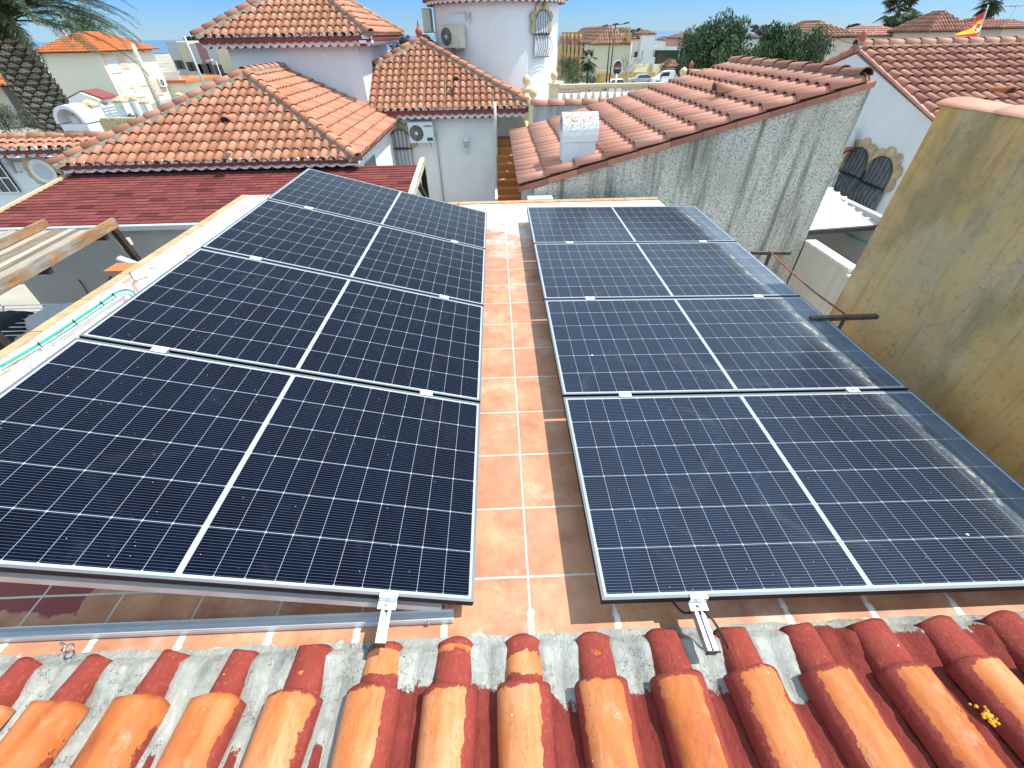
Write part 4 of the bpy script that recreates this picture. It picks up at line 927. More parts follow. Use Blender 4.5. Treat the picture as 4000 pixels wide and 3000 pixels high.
# plastic chairs seen through the balusters
for i, (px_, lab) in enumerate(((2386, 'white plastic chair beyond the balusters, left of the pair'), (2412, 'white plastic chair beyond the balusters, right of the pair'))):
    p = atY(px_, 393, 30.); zc_ = G(30.); t = thing('plastic_chair', lab, 'chair', (p.x, p.y, zc_), 'white plastic chairs behind the balusters')
    x, y, zs_ = p.x, p.y, p.z
    b = MB(); b.box((x-.27,y-.02,zs_),(x+.27,y+.45,zs_+.05)); part(b, 'seat', M['plastic_white'], t)
    b = MB(); b.ext([(x-.27,y-.04,zs_+.02),(x+.27,y-.04,zs_+.02),(x+.27,y-.12,zs_+.50),(x+.18,y-.14,zs_+.62),(x-.18,y-.14,zs_+.62),(x-.27,y-.12,zs_+.50)], (0,.03,0)); part(b, 'backrest', M['plastic_white'], t)
    for sx in (-.22,.22):
        for sy in (0,.42): b = MB(); b.tube([(x+sx,y+sy,zc_),(x+sx*.95,y+sy,zs_-.001)], .025, 6); part(b, 'leg', M['plastic_white'], t)

# ---- stained grey wall with clay coping in front of the balustrade
M['stain_grey'] = stucco('rain stained grey render', (.52,.51,.48), 30, .5, .75, (.12,.11,.10), dlo=.40, dhi=.75)
CW = thing('garden_wall', 'grey stained wall with a row of pink clay coping tiles', 'wall', (2, 12.5, -3.2))
b = MB(); b.box((.95, 12.4, -3.2), (3.4, 12.58, .40)); part(b, 'wall', M['stain_grey'], CW)
b = MB(); caps(b, (.92,12.49,.40), (3.45,12.49,.40), .13, .44, mortar=False, lift=.0); part(b, 'coping', [M['tile_b'], M['mortar_dark']], CW)
p0, p1 = atY(2690, 287, 14.5), atY(2850, 291, 14.5)
CW2 = thing('garden_wall', 'short wall with clay coping and finial between roof ridge and dark tree', 'wall', (p0.x, 14.5, -3.2))
b = MB(); b.box((p0.x+.02, 14.4, -3.2), (p1.x+1.2, 14.6, p0.z-.02)); part(b, 'wall', M['mortar_dark'], CW2)
b = MB(); caps(b, (p0.x,14.5,p0.z-.02), (p1.x+1.2,14.5,p0.z-.02), .13, .42, mortar=False, lift=.0); part(b, 'coping', [M['tile_b'], M['mortar_dark']], CW2)
b = MB(); b.lathe((p0.x+.02,14.5,p0.z+.08), [(.03,0),(.02,.04),(.05,.09),(.055,.13),(.03,.18),(.0,.22)], 12); part(b, 'finial', M['finial'], CW2)

# ---- monopitch outbuilding with speckled grey wall
def speck_wall():
    q = NT('speckled roughcast grey wall'); v = q.coord(); sp = q.n('SeparateXYZ', None, Vector=v)
    big = q.noise(1.4, 6, .62); g = q.noise(46, 6, .80); st = q.noise(1.5, 5, .6, stretch=(3.4, 3.4, .25))
    c = q.ramp(big, [(.3, (.54,.505,.43)), (.5, (.67,.635,.555)), (.75, (.78,.745,.66))])
    # height below the sloping verge
    verge = q.math('ADD', q.math('MULTIPLY', q.math('SUBTRACT', sp.outputs[0], .35), .257), .15)
    dpt = q.math('SUBTRACT', verge, sp.outputs[2])
    topm = q.n('MapRange', None, i0=dpt, i1=.0, i2=.60, i3=1., i4=0.).outputs[0]
    sm = q.math('MULTIPLY', q.math('MULTIPLY', q.ramp(st, [(.49, 0.), (.64, 1.)]), topm), .80)
    dens = q.math('ADD', q.math('MULTIPLY', topm, .04), q.math('MULTIPLY', big, .06))
    dots = q.n('MapRange', None, i0=q.math('SUBTRACT', g, dens), i1=.36, i2=.42, i3=1., i4=0.).outputs[0]
    c = q.mix(q.math('MULTIPLY', dots, .85), c, (.17,.16,.13)); c = q.mix(sm, c, (.14,.13,.10))
    mo = q.math('MULTIPLY', q.ramp(q.noise(1.1, 4, .6, stretch=(4, 4, .4)), [(.62, 0.), (.72, 1.)]), q.math('MULTIPLY', topm, .5)); c = q.mix(mo, c, (.28,.23,.06))
    return q.out(c, .95, 0., q.bump(g, .9, .02), .15)
GW = thing('outbuilding', 'monopitch outbuilding with pink clay roof and speckled grey wall', 'building', (2.5, 8, -3.2))
gx0, gx1, gy0, gy1 = .38, 4.66, 6.2, 9.95; gz0, gz1 = .17, 1.26; gsl = (gz1-gz0)/(gx1-gx0)
def gz(x): return gz0+(x-gx0)*gsl
b = MB(); b.ext([(gx0+.12,gy0,-3.2),(gx1,gy0,-3.2),(gx1,gy0,gz(gx1)+.02),(gx0+.12,gy0,gz(gx0+.12)-.06)], (0,gy1-gy0-.1,0)); part(b, 'wall', speck_wall(), GW)
tl = MB(); bs = MB(); U_ = Vector((0,1,0)); V_ = Vector((gx1-gx0,0,gz1-gz0))
tile_slope(tl, bs, (gx0-.10, gy0-.04, gz(gx0-.10)+.035), U_, V_, gy1-gy0+.04, lambda u: V_.length+.02, course=.40, pitch=.222, r=.088, seg=8)
part(tl, 'roof', M['tile_b'], GW); part(bs, 'roof_channel', M['channel'], GW)
b = MB(); caps(b, (gx1-.13, gy0+.05, gz1+.01), (gx1-.13, gy1, gz1+.01), .10, .40); part(b, 'ridge_tile', [M['tile_c'], M['mortar_dark']], GW)
b = MB(); n = 11
for k in range(n):                                      # verge tiles and the brick course below
    xa_, xb_ = gx0-.10+(gx1-gx0+.10)*k/n, gx0-.10+(gx1-gx0+.10)*(k+1)/n-.006
    b.ext([(xa_,gy0-.05,gz(xa_)-.035),(xb_,gy0-.05,gz(xb_)-.035),(xb_,gy0-.05,gz(xb_)+.03),(xa_,gy0-.05,gz(xa_)+.03)], (0,.12,0))
part(b, 'verge', M['tile_c'], GW)
vent_tile('roof_vent', (atZ(2790, 380, 1.02)), (1,0,.26), M['tile_b'], GW)
b = MB(); b.box((.40,5.995,-.12),(.74,6.196,.06)); part(b, 'foot_block', M['white_wall'], GW)
# chimney on that roof
CH = thing('chimney', 'white chimney with a curved rust speckled hood on the pink roof', 'chimney', (1.1, 6.6, .3))
def lichen():
    q = NT('lichen speckled white render'); sp = q.n('SeparateXYZ', None, Vector=q.coord()); g = q.noise(42, 5, .75); m = q.n('MapRange', None, i0=sp.outputs[2], i1=.38, i2=.62, i3=0., i4=1.).outputs[0]
    c = q.mix(q.math('MULTIPLY', q.ramp(q.math('ADD', g, q.math('MULTIPLY', m, .06)), [(.56, 0.), (.60, 1.)]), m), (.76,.75,.73), (.33,.17,.06)); 
    c = q.mix(q.math('MULTIPLY', q.ramp(q.noise(60, 4, .7), [(.60, 0.), (.64, 1.)]), .6), c, (.25,.24,.20)); return q.out(c, .9, 0., q.bump(g, .7, .01), .2)
x0, x1, y0, y1 = .90, 1.34, 6.42, 6.80
b = MB(); b.box((x0,y0,.15),(x1,y1,.66)); b.box((x0,y0,.661),(x0+.06,y1,.75)); b.box((x1-.06,y0,.661),(x1,y1,.75)); part(b, 'stack', M['white_wall'], CH)
b = MB(); n = 12; yc = (y0+y1)/2; ry = (y1-y0)/2+.02; xm = (x0+x1)/2
prof = [(yc-ry*math.cos(PI*k/n), .74+.24*math.sin(PI*k/n)) for k in range(n+1)]; prof = [(yc-ry,.66)]+prof+[(yc+ry,.66)]
inn = [(yc+(y_-yc)*.84, .66+(z_-.66)*.84) for y_, z_ in prof]
pts = [(x0-.02, y_, z_) for y_, z_ in prof]+[(x0-.02, y_, z_) for y_, z_ in inn[::-1]]
for k in range(len(prof)-1):
    q4 = [(x0-.02,)+prof[k], (x0-.02,)+prof[k+1], (x0-.02,)+inn[k+1], (x0-.02,)+inn[k]]; b.ext(q4, (x1-x0+.04,0,0), t=.5)
hood = part(b, 'hood', lichen(), CH)

# ---- shingled lean-to roof
def shingle_mat():
    q = NT('dark red asphalt shingle'); t = q.attr('tint'); c = q.ramp(t, [(0., (.08,.018,.016)), (.12, (.17,.040,.035)), (.6, (.21,.052,.045)), (1., (.25,.068,.058))])
    g = q.noise(140, 3, .8); c = q.mix(q.math('MULTIPLY', g, .4), c, (.09,.03,.03)); return q.out(c, .95, 0., q.bump(g, .3, .003), .15)
SH = thing('lean_to_roof', 'dark red shingled lean-to roof in front of the villa', 'roof', (-5.5, 9, -.7))
sx0, sx1, sy0, sy1, sz0, sz1 = -9.55, -1.78, 8.0, 10.74, -.78, -.50
b = MB(); nrow = 19; Vv = Vector((0, sy1-sy0, sz1-sz0)); n_ = Vector((1,0,0)).cross(Vv).normalized()
for j in range(nrow):
    x = sx0-rnd.random()*.3; 
    while x < sx1:
        x2 = min(x+.333, sx1); xa_ = max(x, sx0)
        if x2 > xa_+.01:
            v0, v1 = j/nrow, (j+1.25)/nrow; p = Vector((0,sy0,sz0)); h0 = .012+rnd.random()*.003
            A_ = Vector((xa_+.004,0,0))+p+Vv*v0+n_*h0; B_ = Vector((x2-.004,0,0))+p+Vv*v0+n_*h0; C_ = Vector((x2-.004,0,0))+p+Vv*min(1,v1)+n_*.001; D_ = Vector((xa_+.004,0,0))+p+Vv*min(1,v1)+n_*.001
            tt = rnd.random(); b.poly([A_,B_,C_,D_], 0, tt); b.poly([A_-n_*.012,B_-n_*.012,B_,A_], 0, 0)
        x += .333
b.ext([(sx0,sy0,sz0-.04),(sx1,sy0,sz0-.04),(sx1,sy0,sz0),(sx0,sy0,sz0)], Vv, 1); part(b, 'shingles', [shingle_mat(), M['wood_dark']], SH)
b = MB(); b.bar((sx0-.03,sy0,sz0+.0),(sx0-.03,sy1,sz1+.0),.05,.10); part(b, 'edge_board', M['edge_sand'], SH)
def weathered():
    q = NT('weathered lichen timber'); n = q.noise(9, 6, .7, stretch=(1,.25,1)); return q.out(q.ramp(n, [(.3,(.20,.17,.12)),(.5,(.50,.46,.36)),(.7,(.66,.63,.52))]), .95, 0., q.bump(n,.6,.01), .1)
M['lichen_wood'] = weathered()
b = MB(); b.bar((sx1+.04,sy0-.05,sz0+.0),(sx1+.04,sy1+.25,sz1+.04),.11,.13); part(b, 'bargeboard', M['lichen_wood'], SH)
b = MB(); b.bar((sx1+.02,sy1+.2,-.55),(sx1+.02,sy1+.2,-3.2),.12,.12); b.bar((sx1+.02,sy0+.4,-.84),(sx1+.02,sy0+.4,-3.2),.12,.12); b.bar((sx1+.02,sy1+.15,-1.3),(sx1+.02,sy1-.7,-.72),.08,.10); part(b, 'post', M['wood_dark'], SH)
b = MB(); b.bar((sx0,sy0-.06,sz0-.04),(sx1,sy0-.06,sz0-.04),.11,.08); part(b, 'gutter', M['pvc_grey'], SH)
t = MB(); t.box((sx0,8.10,-3.2),(-1.9,8.26,-.86)); tag(t.build('yard_wall', stucco('grey yard render', (.42,.41,.40), 20, .8, .2)), 'rough grey yard wall under the gutter of the lean-to', 'wall')

# ---- far left white wing with round stone window
LW = thing('house', 'white wing at the left edge with a round petal stone window', 'house', (-12, 13, -3.2))
b = MB(); b.box((-17.5, 11.42, -3.2), (-9.34, 12.1, -.38)); part(b, 'wall', M['white_wall'], LW)
tl = MB(); bs = MB(); lez = atY(100, 590, 11.05).z; lrz = atY(100, 548, 11.75).z; Vf = Vector((0,.7,lrz-lez)); tile_slope(tl, bs, (-17.6, 11.05, lez), (1,0,0), Vf, 8.3, lambda u: Vf.length, course=.325, pitch=.212); part(tl, 'roof', M['tile_a'], LW); part(bs, 'roof_channel', M['channel'], LW)
b = MB(); caps(b, (-17.6,11.78,lrz-.01), (-9.2,11.78,lrz-.01), .12, .45); part(b, 'ridge_tile', [M['tile_a'], M['mortar_dark']], LW)
b = MB(); eave(b, (-17.6,11.08,lez), (-9.35,11.08,lez), (0,-1,0), lez, band=.035, lob=.06); part(b, 'eave', [M['white_trim'], M['red_paint_trim']], LW)
rc_ = atY(176, 668, 11.42)
b = MB(); petal_ring(b, rc_, (1,0,0), (0,-1,0), .56, .50, 13, True, rr=.105); part(b, 'window_surround', M['sandstone'], LW)
b = MB(); arch_pane(b, rc_, (1,0,0), (0,-1,0), .58, .54, .062, 0, True); arch_pane(b, rc_, (1,0,0), (0,-1,0), .40, .36, .067, 1, True); part(b, 'round_window', [M['white_trim'], M['pale_blind']], LW)
gc = atY(15, 690, 11.42); b = MB(); b.box((gc.x-.45,11.36,gc.z-.33),(gc.x+.17,11.41,gc.z+.33)); 
for k in range(3): b.box((gc.x-.45,11.345,gc.z-.34+k*.33-.012),(gc.x+.18,11.357,gc.z-.34+k*.33+.012), 1)
for k in range(4): b.box((gc.x-.44+k*.20,11.34,gc.z-.34),(gc.x-.415+k*.20,11.354,gc.z+.34), 1)
part(b, 'window', [M['dark_glass'], M['white_trim']], LW)
t = MB(); p = atY(45, 640, 11.3); t.lathe((p.x,11.25,p.z), [(.03,-.2),(.09,.05),(.11,.06),(.02,.18)], 6); t.bar((p.x,11.25,p.z-.15),(p.x,11.42,p.z-.2),.02,.02)
tag(t.build('wall_lantern', M['pvc_grey']), 'dark lantern on the far left white wing beside the round window', 'lantern')
# curved white chimney on the left wing
C2 = thing('chimney', 'bright white chimney with an open curved hood beside the palm trunk', 'chimney', (-9.8, 12, 0))
x0, x1, y0, y1 = -10.22, -9.55, 11.8, 12.2; zb, zc = -.05, .30
b = MB(); b.box((x0+.04,y0,zb-.2),(x1-.02,y1,zc)); part(b, 'stack', M['white_wall_smooth'], C2)
b = MB(); n = 14; xm = (x0+x1)/2; rx = (x1-x0)/2
for k in range(n):
    a0, a1 = PI*k/n, PI*(k+1)/n; f1 = lambda a, s_: (xm-rx*s_*math.cos(a), y0-.03, zc+.02+.36*s_*math.sin(a))
    b.ext([f1(a0,1.), f1(a1,1.), f1(a1,.80), f1(a0,.80)], (0,y1-y0+.06,0), t=.5)
part(b, 'hood', M['white_wall_smooth'], C2)
b = MB(); b.lathe((xm,(y0+y1)/2,zc+.002), [(.12,0),(.12,.16),(.1,.16),(.1,0)], 12); part(b, 'flue', M['plastic_cream'], C2)

# ---- timber pergola, yard and laundry at the left
def planks():
    q = NT('sun bleached plank'); t = q.attr('tint'); n = q.noise(5, 6, .7, stretch=(6,.5,6)); c = q.ramp(q.math('ADD', q.math('MULTIPLY', n, .6), q.math('MULTIPLY', t, .4)), [(.25,(.13,.10,.075)),(.42,(.28,.21,.14)),(.6,(.42,.36,.28)),(.8,(.50,.46,.40))])
    return q.out(c, .85, 0., q.bump(n, .4, .006), .2)
def beams():
    q = NT('orange stained beam'); n = q.noise(3, 6, .7, stretch=(5,.6,5)); n2 = q.noise(2, 4); c = q.mix(q.ramp(n2,[(.42,0.),(.6,1.)]), q.ramp(n, [(.3,(.16,.08,.035)),(.55,(.38,.19,.08)),(.75,(.50,.30,.14))]), q.ramp(n, [(.3,(.14,.12,.10)),(.7,(.38,.35,.29))]))
    return q.out(c, .8, 0., q.bump(n, .4, .006), .2)
M['plank'] = planks(); M['beam'] = beams()
PG = thing('pergola', 'weathered timber pergola roof of bleached planks at the left edge', 'pergola', (-8, 6, -.7))
p0 = atZ(450, 868, -.60); p1 = atZ(0, 1120, -.60); dd = (p1-p0); dd.z = 0; dd.normalize()
ub = Vector((1,0,0))
b = MB()
for k, off in enumerate((0., 1.15, 2.30)):
    A_ = p0-ub*off+Vector((0,0,.0)); b.bar(A_+Vector((0,0,.02*(k>0))), A_+dd*4.4+Vector((0,0,.02*(k>0))), .05, .15 if k == 0 else .12)
part(b, 'beam', M['beam'], PG)
b = MB()
for k in range(24):
    off = .05+k*.125; A_ = p0-ub*off+dd*.10+Vector((0,0,-.06)); b.bar(A_+dd*rnd.uniform(0,.1), A_+dd*4.3, .117, .022)
part(b, 'plank', M['plank'], PG)
b = MB()
for k in range(3): A_ = p0+dd*(.35+1.3*k)+Vector((0,0,-.12)); b.bar(A_, A_-ub*3., .07, .10)
b.bar(p0+dd*.12+Vector((0.0,0,-.08)), p0+dd*.12+Vector((.35,.05,-2.6)), .09, .09); A_ = p0+dd*2.7+Vector((.0,0,-.1)); b.bar(A_-ub*.25, A_-ub*.25+Vector((0,0,-2.5)), .10, .10)
part(b, 'post', M['wood_dark'], PG)
t = MB(); p = p0+dd*.8+Vector((.25,.1,-.35)); t.bar(p, p+Vector((.35,.02,-.2)), .10, .04); tag(t.build('light_fitting', M['plastic_white']), 'white tube light hanging under the pergola roof', 'lamp')
t = MB(); p = atZ(488, 945, -1.0); t.box(p-Vector((.09,.05,.06)), p+Vector((.09,.05,.06))); t.lathe(p+Vector((0,-.06,-.07)), [(.0,-.03),(.05,-.02),(.05,.02),(0,.03)], 8); tag(t.build('floodlight', M['plastic_cream']), 'small cream floodlight on the pergola post', 'lamp')
t = MB(); p = atZ(500, 1045, -.4); t.box(p-Vector((.22,.12,.012)), p+Vector((.12,.12,.012))); tag(t.build('shelf_board', M['tile_orange']), 'small orange board under the parapet edge', 'board')
yd = MB(); yd.box((-12,-2,-3.199),(-3.35,8.1,-3.15)); struct(yd.build('yard_floor', plain('yard concrete', (.30,.27,.23), .95, var=.2)))
t = MB(); t.box((-12.2,1.,-3.15),(-11.9,8.1,-1.0)); tag(t.build('yard_wall', stucco('beige yard render', (.45,.38,.29), 20, .5, .2)), 'beige side wall of the yard at the left edge', 'wall')
DR = thing('clothes_airer', 'clothes airer with white cloth in the yard at the left', 'clothes airer', (-6, 4.6, -3.15))
b = MB(); c0 = atZ(95, 1245, -1.9)
for k in range(9): b.tube([c0+Vector((-.9,.5-k*.13,0)), c0+Vector((.9,.5-k*.13,0))], .009, 5)
b.tube([c0+Vector((-.9,.55,0)), c0+Vector((-.9,-.6,0))], .014, 6); b.tube([c0+Vector((.9,.55,0)), c0+Vector((.9,-.6,0))], .014, 6)
for sx in (-.8,.8): b.tube([c0+Vector((sx,.5,0)), c0+Vector((sx,-.6,-1.25))], .014, 6); b.tube([c0+Vector((sx,-.5,0)), c0+Vector((sx,.6,-1.25))], .014, 6)
part(b, 'frame', M['alu'], DR)
def cloth(b, c, w_, d_, seed, drop):
    n = 14; ids = []
    for j in range(n+1):
        for i in range(n+1):
            u, v = i/n-.5, j/n-.5; z = .04+.05*fbm(u*6+seed, v*6, seed, 3)-max(0, abs(u)-.35)*drop*3-max(0, abs(v)-.38)*drop*2
            ids.append(b.vert(c+Vector((u*w_, v*d_, z))))
    for j in range(n):
        for i in range(n): a = j*(n+1)+i; b.face((a,a+1,a+n+2,a+n+1), 0, .5, None, True)
t = MB(); cloth(t, c0+Vector((.45,.15,0)), .9, .7, 3, .6); tag(t.build('cloth', plain('white cotton', (.72,.74,.80), .9, var=.08)), 'crumpled white cloth hanging over the airer', 'cloth')
t = MB(); cloth(t, c0+Vector((-.35,-.1,0)), .8, .8, 5, .5); tag(t.build('cloth', plain('dark cotton', (.03,.035,.05), .9, var=.3)), 'dark cloth hanging over the airer at the left edge', 'cloth')
t = MB()
for k in range(9):
    p = atY(rnd.uniform(290,480), rnd.uniform(1050,1140), 8.09); t.tube(curve_pts([p, p+Vector((rnd.uniform(-.1,.15),-.02,-.15)), p+Vector((rnd.uniform(-.1,.25),0,-.35))],3), .012, 4)
tag(t.build('hanging_cable', M['rubber']), 'tangle of black cables hanging on the shaded yard wall', 'cable')

# ---- white gable house on the right
GH = thing('house', 'white gable house on the right with brown clay roof and two stone arched windows', 'house', (9.0, 13.0, -3.2))
gxw = 9.0; ry_, rz_ = 13.0, 1.40; ysl = .335; ylo, yhi = 7.6, 18.4
b = MB(); zz = lambda y: rz_-.05-abs(y-ry_)*ysl
b.ext([(gxw,ylo,-3.2),(gxw,yhi,-3.2),(gxw,yhi,zz(yhi)),(gxw,ry_,rz_-.13),(gxw,ylo,zz(ylo))], (11.5,0,0)); part(b, 'wall', M['white_wall_smooth'], GH)
tl = MB(); bs = MB(); Vn = Vector((0, 1, ysl)).normalized(); ln = (ry_-ylo)/Vn.y
tile_slope(tl, bs, (gxw-.05, ylo, rz_-(ry_-ylo)*ysl), (1,0,0), Vn, 11.5, lambda u: ln, course=.36, pitch=.245, r=.098)
Vn2 = Vector((0,-1,ysl)).normalized(); tile_slope(tl, None, (gxw-.05, yhi, rz_-(yhi-ry_)*ysl), (1,0,0), Vn2, 3.0, lambda u: (yhi-ry_)/-Vn2.y, course=.335, pitch=.225)
part(tl, 'roof', M['tile_c'], GH); part(bs, 'roof_channel', M['channel'], GH)
b = MB(); caps(b, (gxw-.1,ry_,rz_+.03), (gxw+11.4,ry_,rz_+.03), .115, .40, lift=.02); part(b, 'ridge_tile', [M['tile_b'], M['mortar_dark']], GH)
b = MB()
for sgn, ye in ((-1, ylo), (1, yhi)):
    n = 12
    for k in range(n):
        ya_, yb2 = ry_+(ye-ry_)*k/n, ry_+(ye-ry_)*(k+1)/n-.004*sgn; b.ext([(gxw-.07,ya_,zz(ya_)+.03),(gxw-.07,yb2,zz(yb2)+.03),(gxw-.07,yb2,zz(yb2)+.08),(gxw-.07,ya_,zz(ya_)+.08)], (.12,0,0))
part(b, 'verge', M['tile_b'], GH)
b = MB(); b.lathe((gxw-.02,ry_-.02,rz_+.12), [(.05,-.05),(.09,.03),(.07,.10),(.08,.15),(.0,.22)], 10); part(b, 'finial', M['finial'], GH)
vent_tile('roof_vent', atY(3925, 382, 9.6), (0,1,.34), M['tile_orange'], GH)
for px_, py_ in ((3322, 700), (3408, 742)):
    c = atX(px_, py_, gxw); c.z -= .05; stone_window(GH, c, (0,-1,0), (-1,0,0), .78, .84, belly=.13, nb=6, lobes=7, pane='dusk_glass')
    
b = MB(); p = atX(3350, 530, gxw); b.tube([(gxw-.25,p.y+.05,p.z+.12),(gxw-.22,p.y-.12,p.z-.25)], .14, 12); part(b, 'flue_hood', M['white_wall_smooth'], GH)
b = MB(); b.tube([(gxw-.22,p.y-.121,p.z-.251),(gxw-.20,p.y-.16,p.z-.31)], [.11,.15], 12); part(b, 'flue_tile', M['finial'], GH)
# ---- tan wall
def tan_mat():
    q = NT('stained ochre render'); v = q.coord(); a = q.noise(.9, 6, .6); st = q.noise(1.0, 6, .65, stretch=(2.2, 2.2, .42)); g = q.noise(26, 5, .7)
    c = q.ramp(q.math('ADD', q.math('MULTIPLY', a, .55), q.math('MULTIPLY', st, .45)), [(.38, (.46,.22,.05)), (.45, (.78,.41,.11)), (.53, (.92,.55,.17)), (.62, (.94,.66,.28))])
    sp = q.n('SeparateXYZ', None, Vector=v); top = q.n('MapRange', None, i0=sp.outputs[2], i1=.3, i2=1.4, i3=0., i4=1.).outputs[0]
    c = q.mix(q.math('MULTIPLY', q.math('MULTIPLY', top, q.ramp(st, [(.38, .2), (.6, 1.)])), .7), c, (.42,.34,.24))
    blot = q.ramp(q.noise(2.4, 5, .6, stretch=(1,1,.6)), [(.52, 0.), (.64, 1.)]); c = q.mix(q.math('MULTIPLY', blot, .55), c, (.30,.22,.10))
    c = q.mix(q.math('MULTIPLY', q.ramp(g, [(.34, 1.), (.46, 0.)]), .3), c, (.22,.16,.09))
    dr = q.noise(2.0, 6, .7, stretch=(7, 7, .5)); c = q.mix(q.math('MULTIPLY', q.ramp(dr, [(.53, 0.), (.66, 1.)]), .5), c, (.30,.21,.09))
    ck = q.n('TexVoronoi', {'feature': 'DISTANCE_TO_EDGE'}, Vector=q.n('VectorMath', {'operation': 'ADD'}, i0=v, i1=q.n('VectorMath', {'operation': 'SCALE'}, i0=q.n('TexNoise', None, Vector=v, Scale=3., Detail=6.).outputs[1]).outputs[0]).outputs[0], Scale=1.6).outputs[0]
    c = q.mix(q.math('MULTIPLY', q.math('LESS_THAN', ck, .004), q.ramp(q.noise(1.5, 3), [(.5, 0.), (.6, .6)])), c, (.14,.09,.04))
    return q.out(c, .95, 0., q.bump(g, .55, .01), .15)
TN = thing('boundary_wall', 'tall ochre stained rendered wall along the right edge of the terrace', 'wall', (3.1, 1.5, -3.2))
b = MB(); b.box((2.96,-1.5,-3.2),(3.25,3.235,1.395)); part(b, 'wall', tan_mat(), TN)
b = MB()
for k in range(14):
    y0 = 3.27-.42*k; n = 10; rr = .16; A_ = []; B_ = []
    for j in range(n+1):
        an = PI*j/n; A_.append(b.vert((3.10-math.cos(an)*rr*1.0, y0+.0, 1.387+.038*math.sin(an)+.008))); B_.append(b.vert((3.10-math.cos(an)*rr*.82, y0-.45, 1.387+.030*math.sin(an))))
    t_ = rnd.random()
    for j in range(n): b.face((A_[j], A_[j+1], B_[j+1], B_[j]), 0, t_, None, True)
    b.face(A_, 0, .1)
part(b, 'coping', [M['tile_b']], TN)
# ---- alley behind it: low parapets, courtyard wall, white ribbed canopy
M['pale_render'] = stucco('pale sandy render', (.58,.54,.47), 26, .45, .35, (.25,.22,.18))
AL = thing('alley_wall', 'low sandy parapet wall with pale top between the speckled wall and ochre wall', 'wall', (4.6, 5.6, -3.2))
b = MB(); b.box((4.68,5.19,-3.2),(4.80,6.19,-.72)); b.box((4.68,4.70,-3.2),(6.48,5.185,-.80)); b.box((4.40,3.3,-3.2),(4.676,5.18,-1.9)); part(b, 'wall', M['pale_render'], AL)
b = MB(); b.box((4.66,5.17,-.718),(4.82,6.19,-.69)); b.box((4.66,4.68,-.798),(6.48,5.165,-.77)); part(b, 'coping', M['worn_white'], AL)
M['court_wall'] = stucco('shaded grey courtyard wall', (.42,.42,.42), 24, .5, .1)
t = MB(); t.box((6.38,5.19,-3.2),(6.499,9.8,-.66)); tag(t.build('courtyard_wall', M['court_wall']), 'grey lower courtyard wall under the white ribbed canopy', 'wall')
def stones():
    q = NT('brown rubble stone'); vo = q.n('TexVoronoi', {'feature': 'DISTANCE_TO_EDGE'}, Vector=q.coord(), Scale=7.); vc = q.n('TexVoronoi', None, Vector=q.coord(), Scale=7.)
    c = q.mix(q.math('LESS_THAN', vo.outputs[0], .05), q.ramp(vc.outputs[1], [(0,(.12,.09,.07)),(1,(.26,.20,.15))]), (.06,.05,.04)); return q.out(c, .95, 0., q.bump(vo.outputs[0], .6, .03), .1)
t = MB(); t.box((6.10,5.19,-3.2),(6.378,9.8,-1.75)); tag(t.build('stone_plinth', stones()), 'brown rubble stone plinth at the foot of the courtyard wall', 'wall')
t = MB(); t.tube([atX(3245,880,6.36), atX(3325,925,6.36), atX(3400,955,6.36)], .012, 5); t.tube([atX(3320,928,6.34), atX(3328,915,6.34)], .02, 5); tag(t.build('washing_line', M['hose']), 'green washing line along the grey courtyard wall', 'line')
CN = thing('canopy', 'white ribbed metal canopy below the two arched windows', 'canopy', (5.7, 7.8, -.7))
b = MB(); n = 8; y0c, y1c = 6.98, 8.75
for k in range(n):
    ya_, yb2 = y0c+(y1c-y0c)*k/n, y0c+(y1c-y0c)*(k+1)/n; z0, z1 = -.80, -.64; w_ = (yb2-ya_)
    zs = lambda y: -.86+.16*(y-y0c)/(y1c-y0c)
    q_ = [(4.7,ya_,zs(ya_)),(6.49,ya_,zs(ya_)+.09)], [(4.7,ya_+w_*.72,zs(yb2)),(6.49,ya_+w_*.72,zs(yb2)+.09)], [(4.7,ya_+w_*.78,zs(yb2)+.035),(6.49,ya_+w_*.78,zs(yb2)+.125)], [(4.7,ya_+w_*.94,zs(yb2)+.035),(6.49,ya_+w_*.94,zs(yb2)+.125)], [(4.7,yb2,zs(yb2)),(6.49,yb2,zs(yb2)+.09)]
    for i in range(4): b.poly([q_[i][0], q_[i][1], q_[i+1][1], q_[i+1][0]])
part(b, 'sheet', M['plastic_white'], CN)
b = MB(); b.bar((4.7,6.95,-.90),(6.49,6.95,-.81),.03,.07); part(b, 'edge_rail', M['dark_bar'], CN)

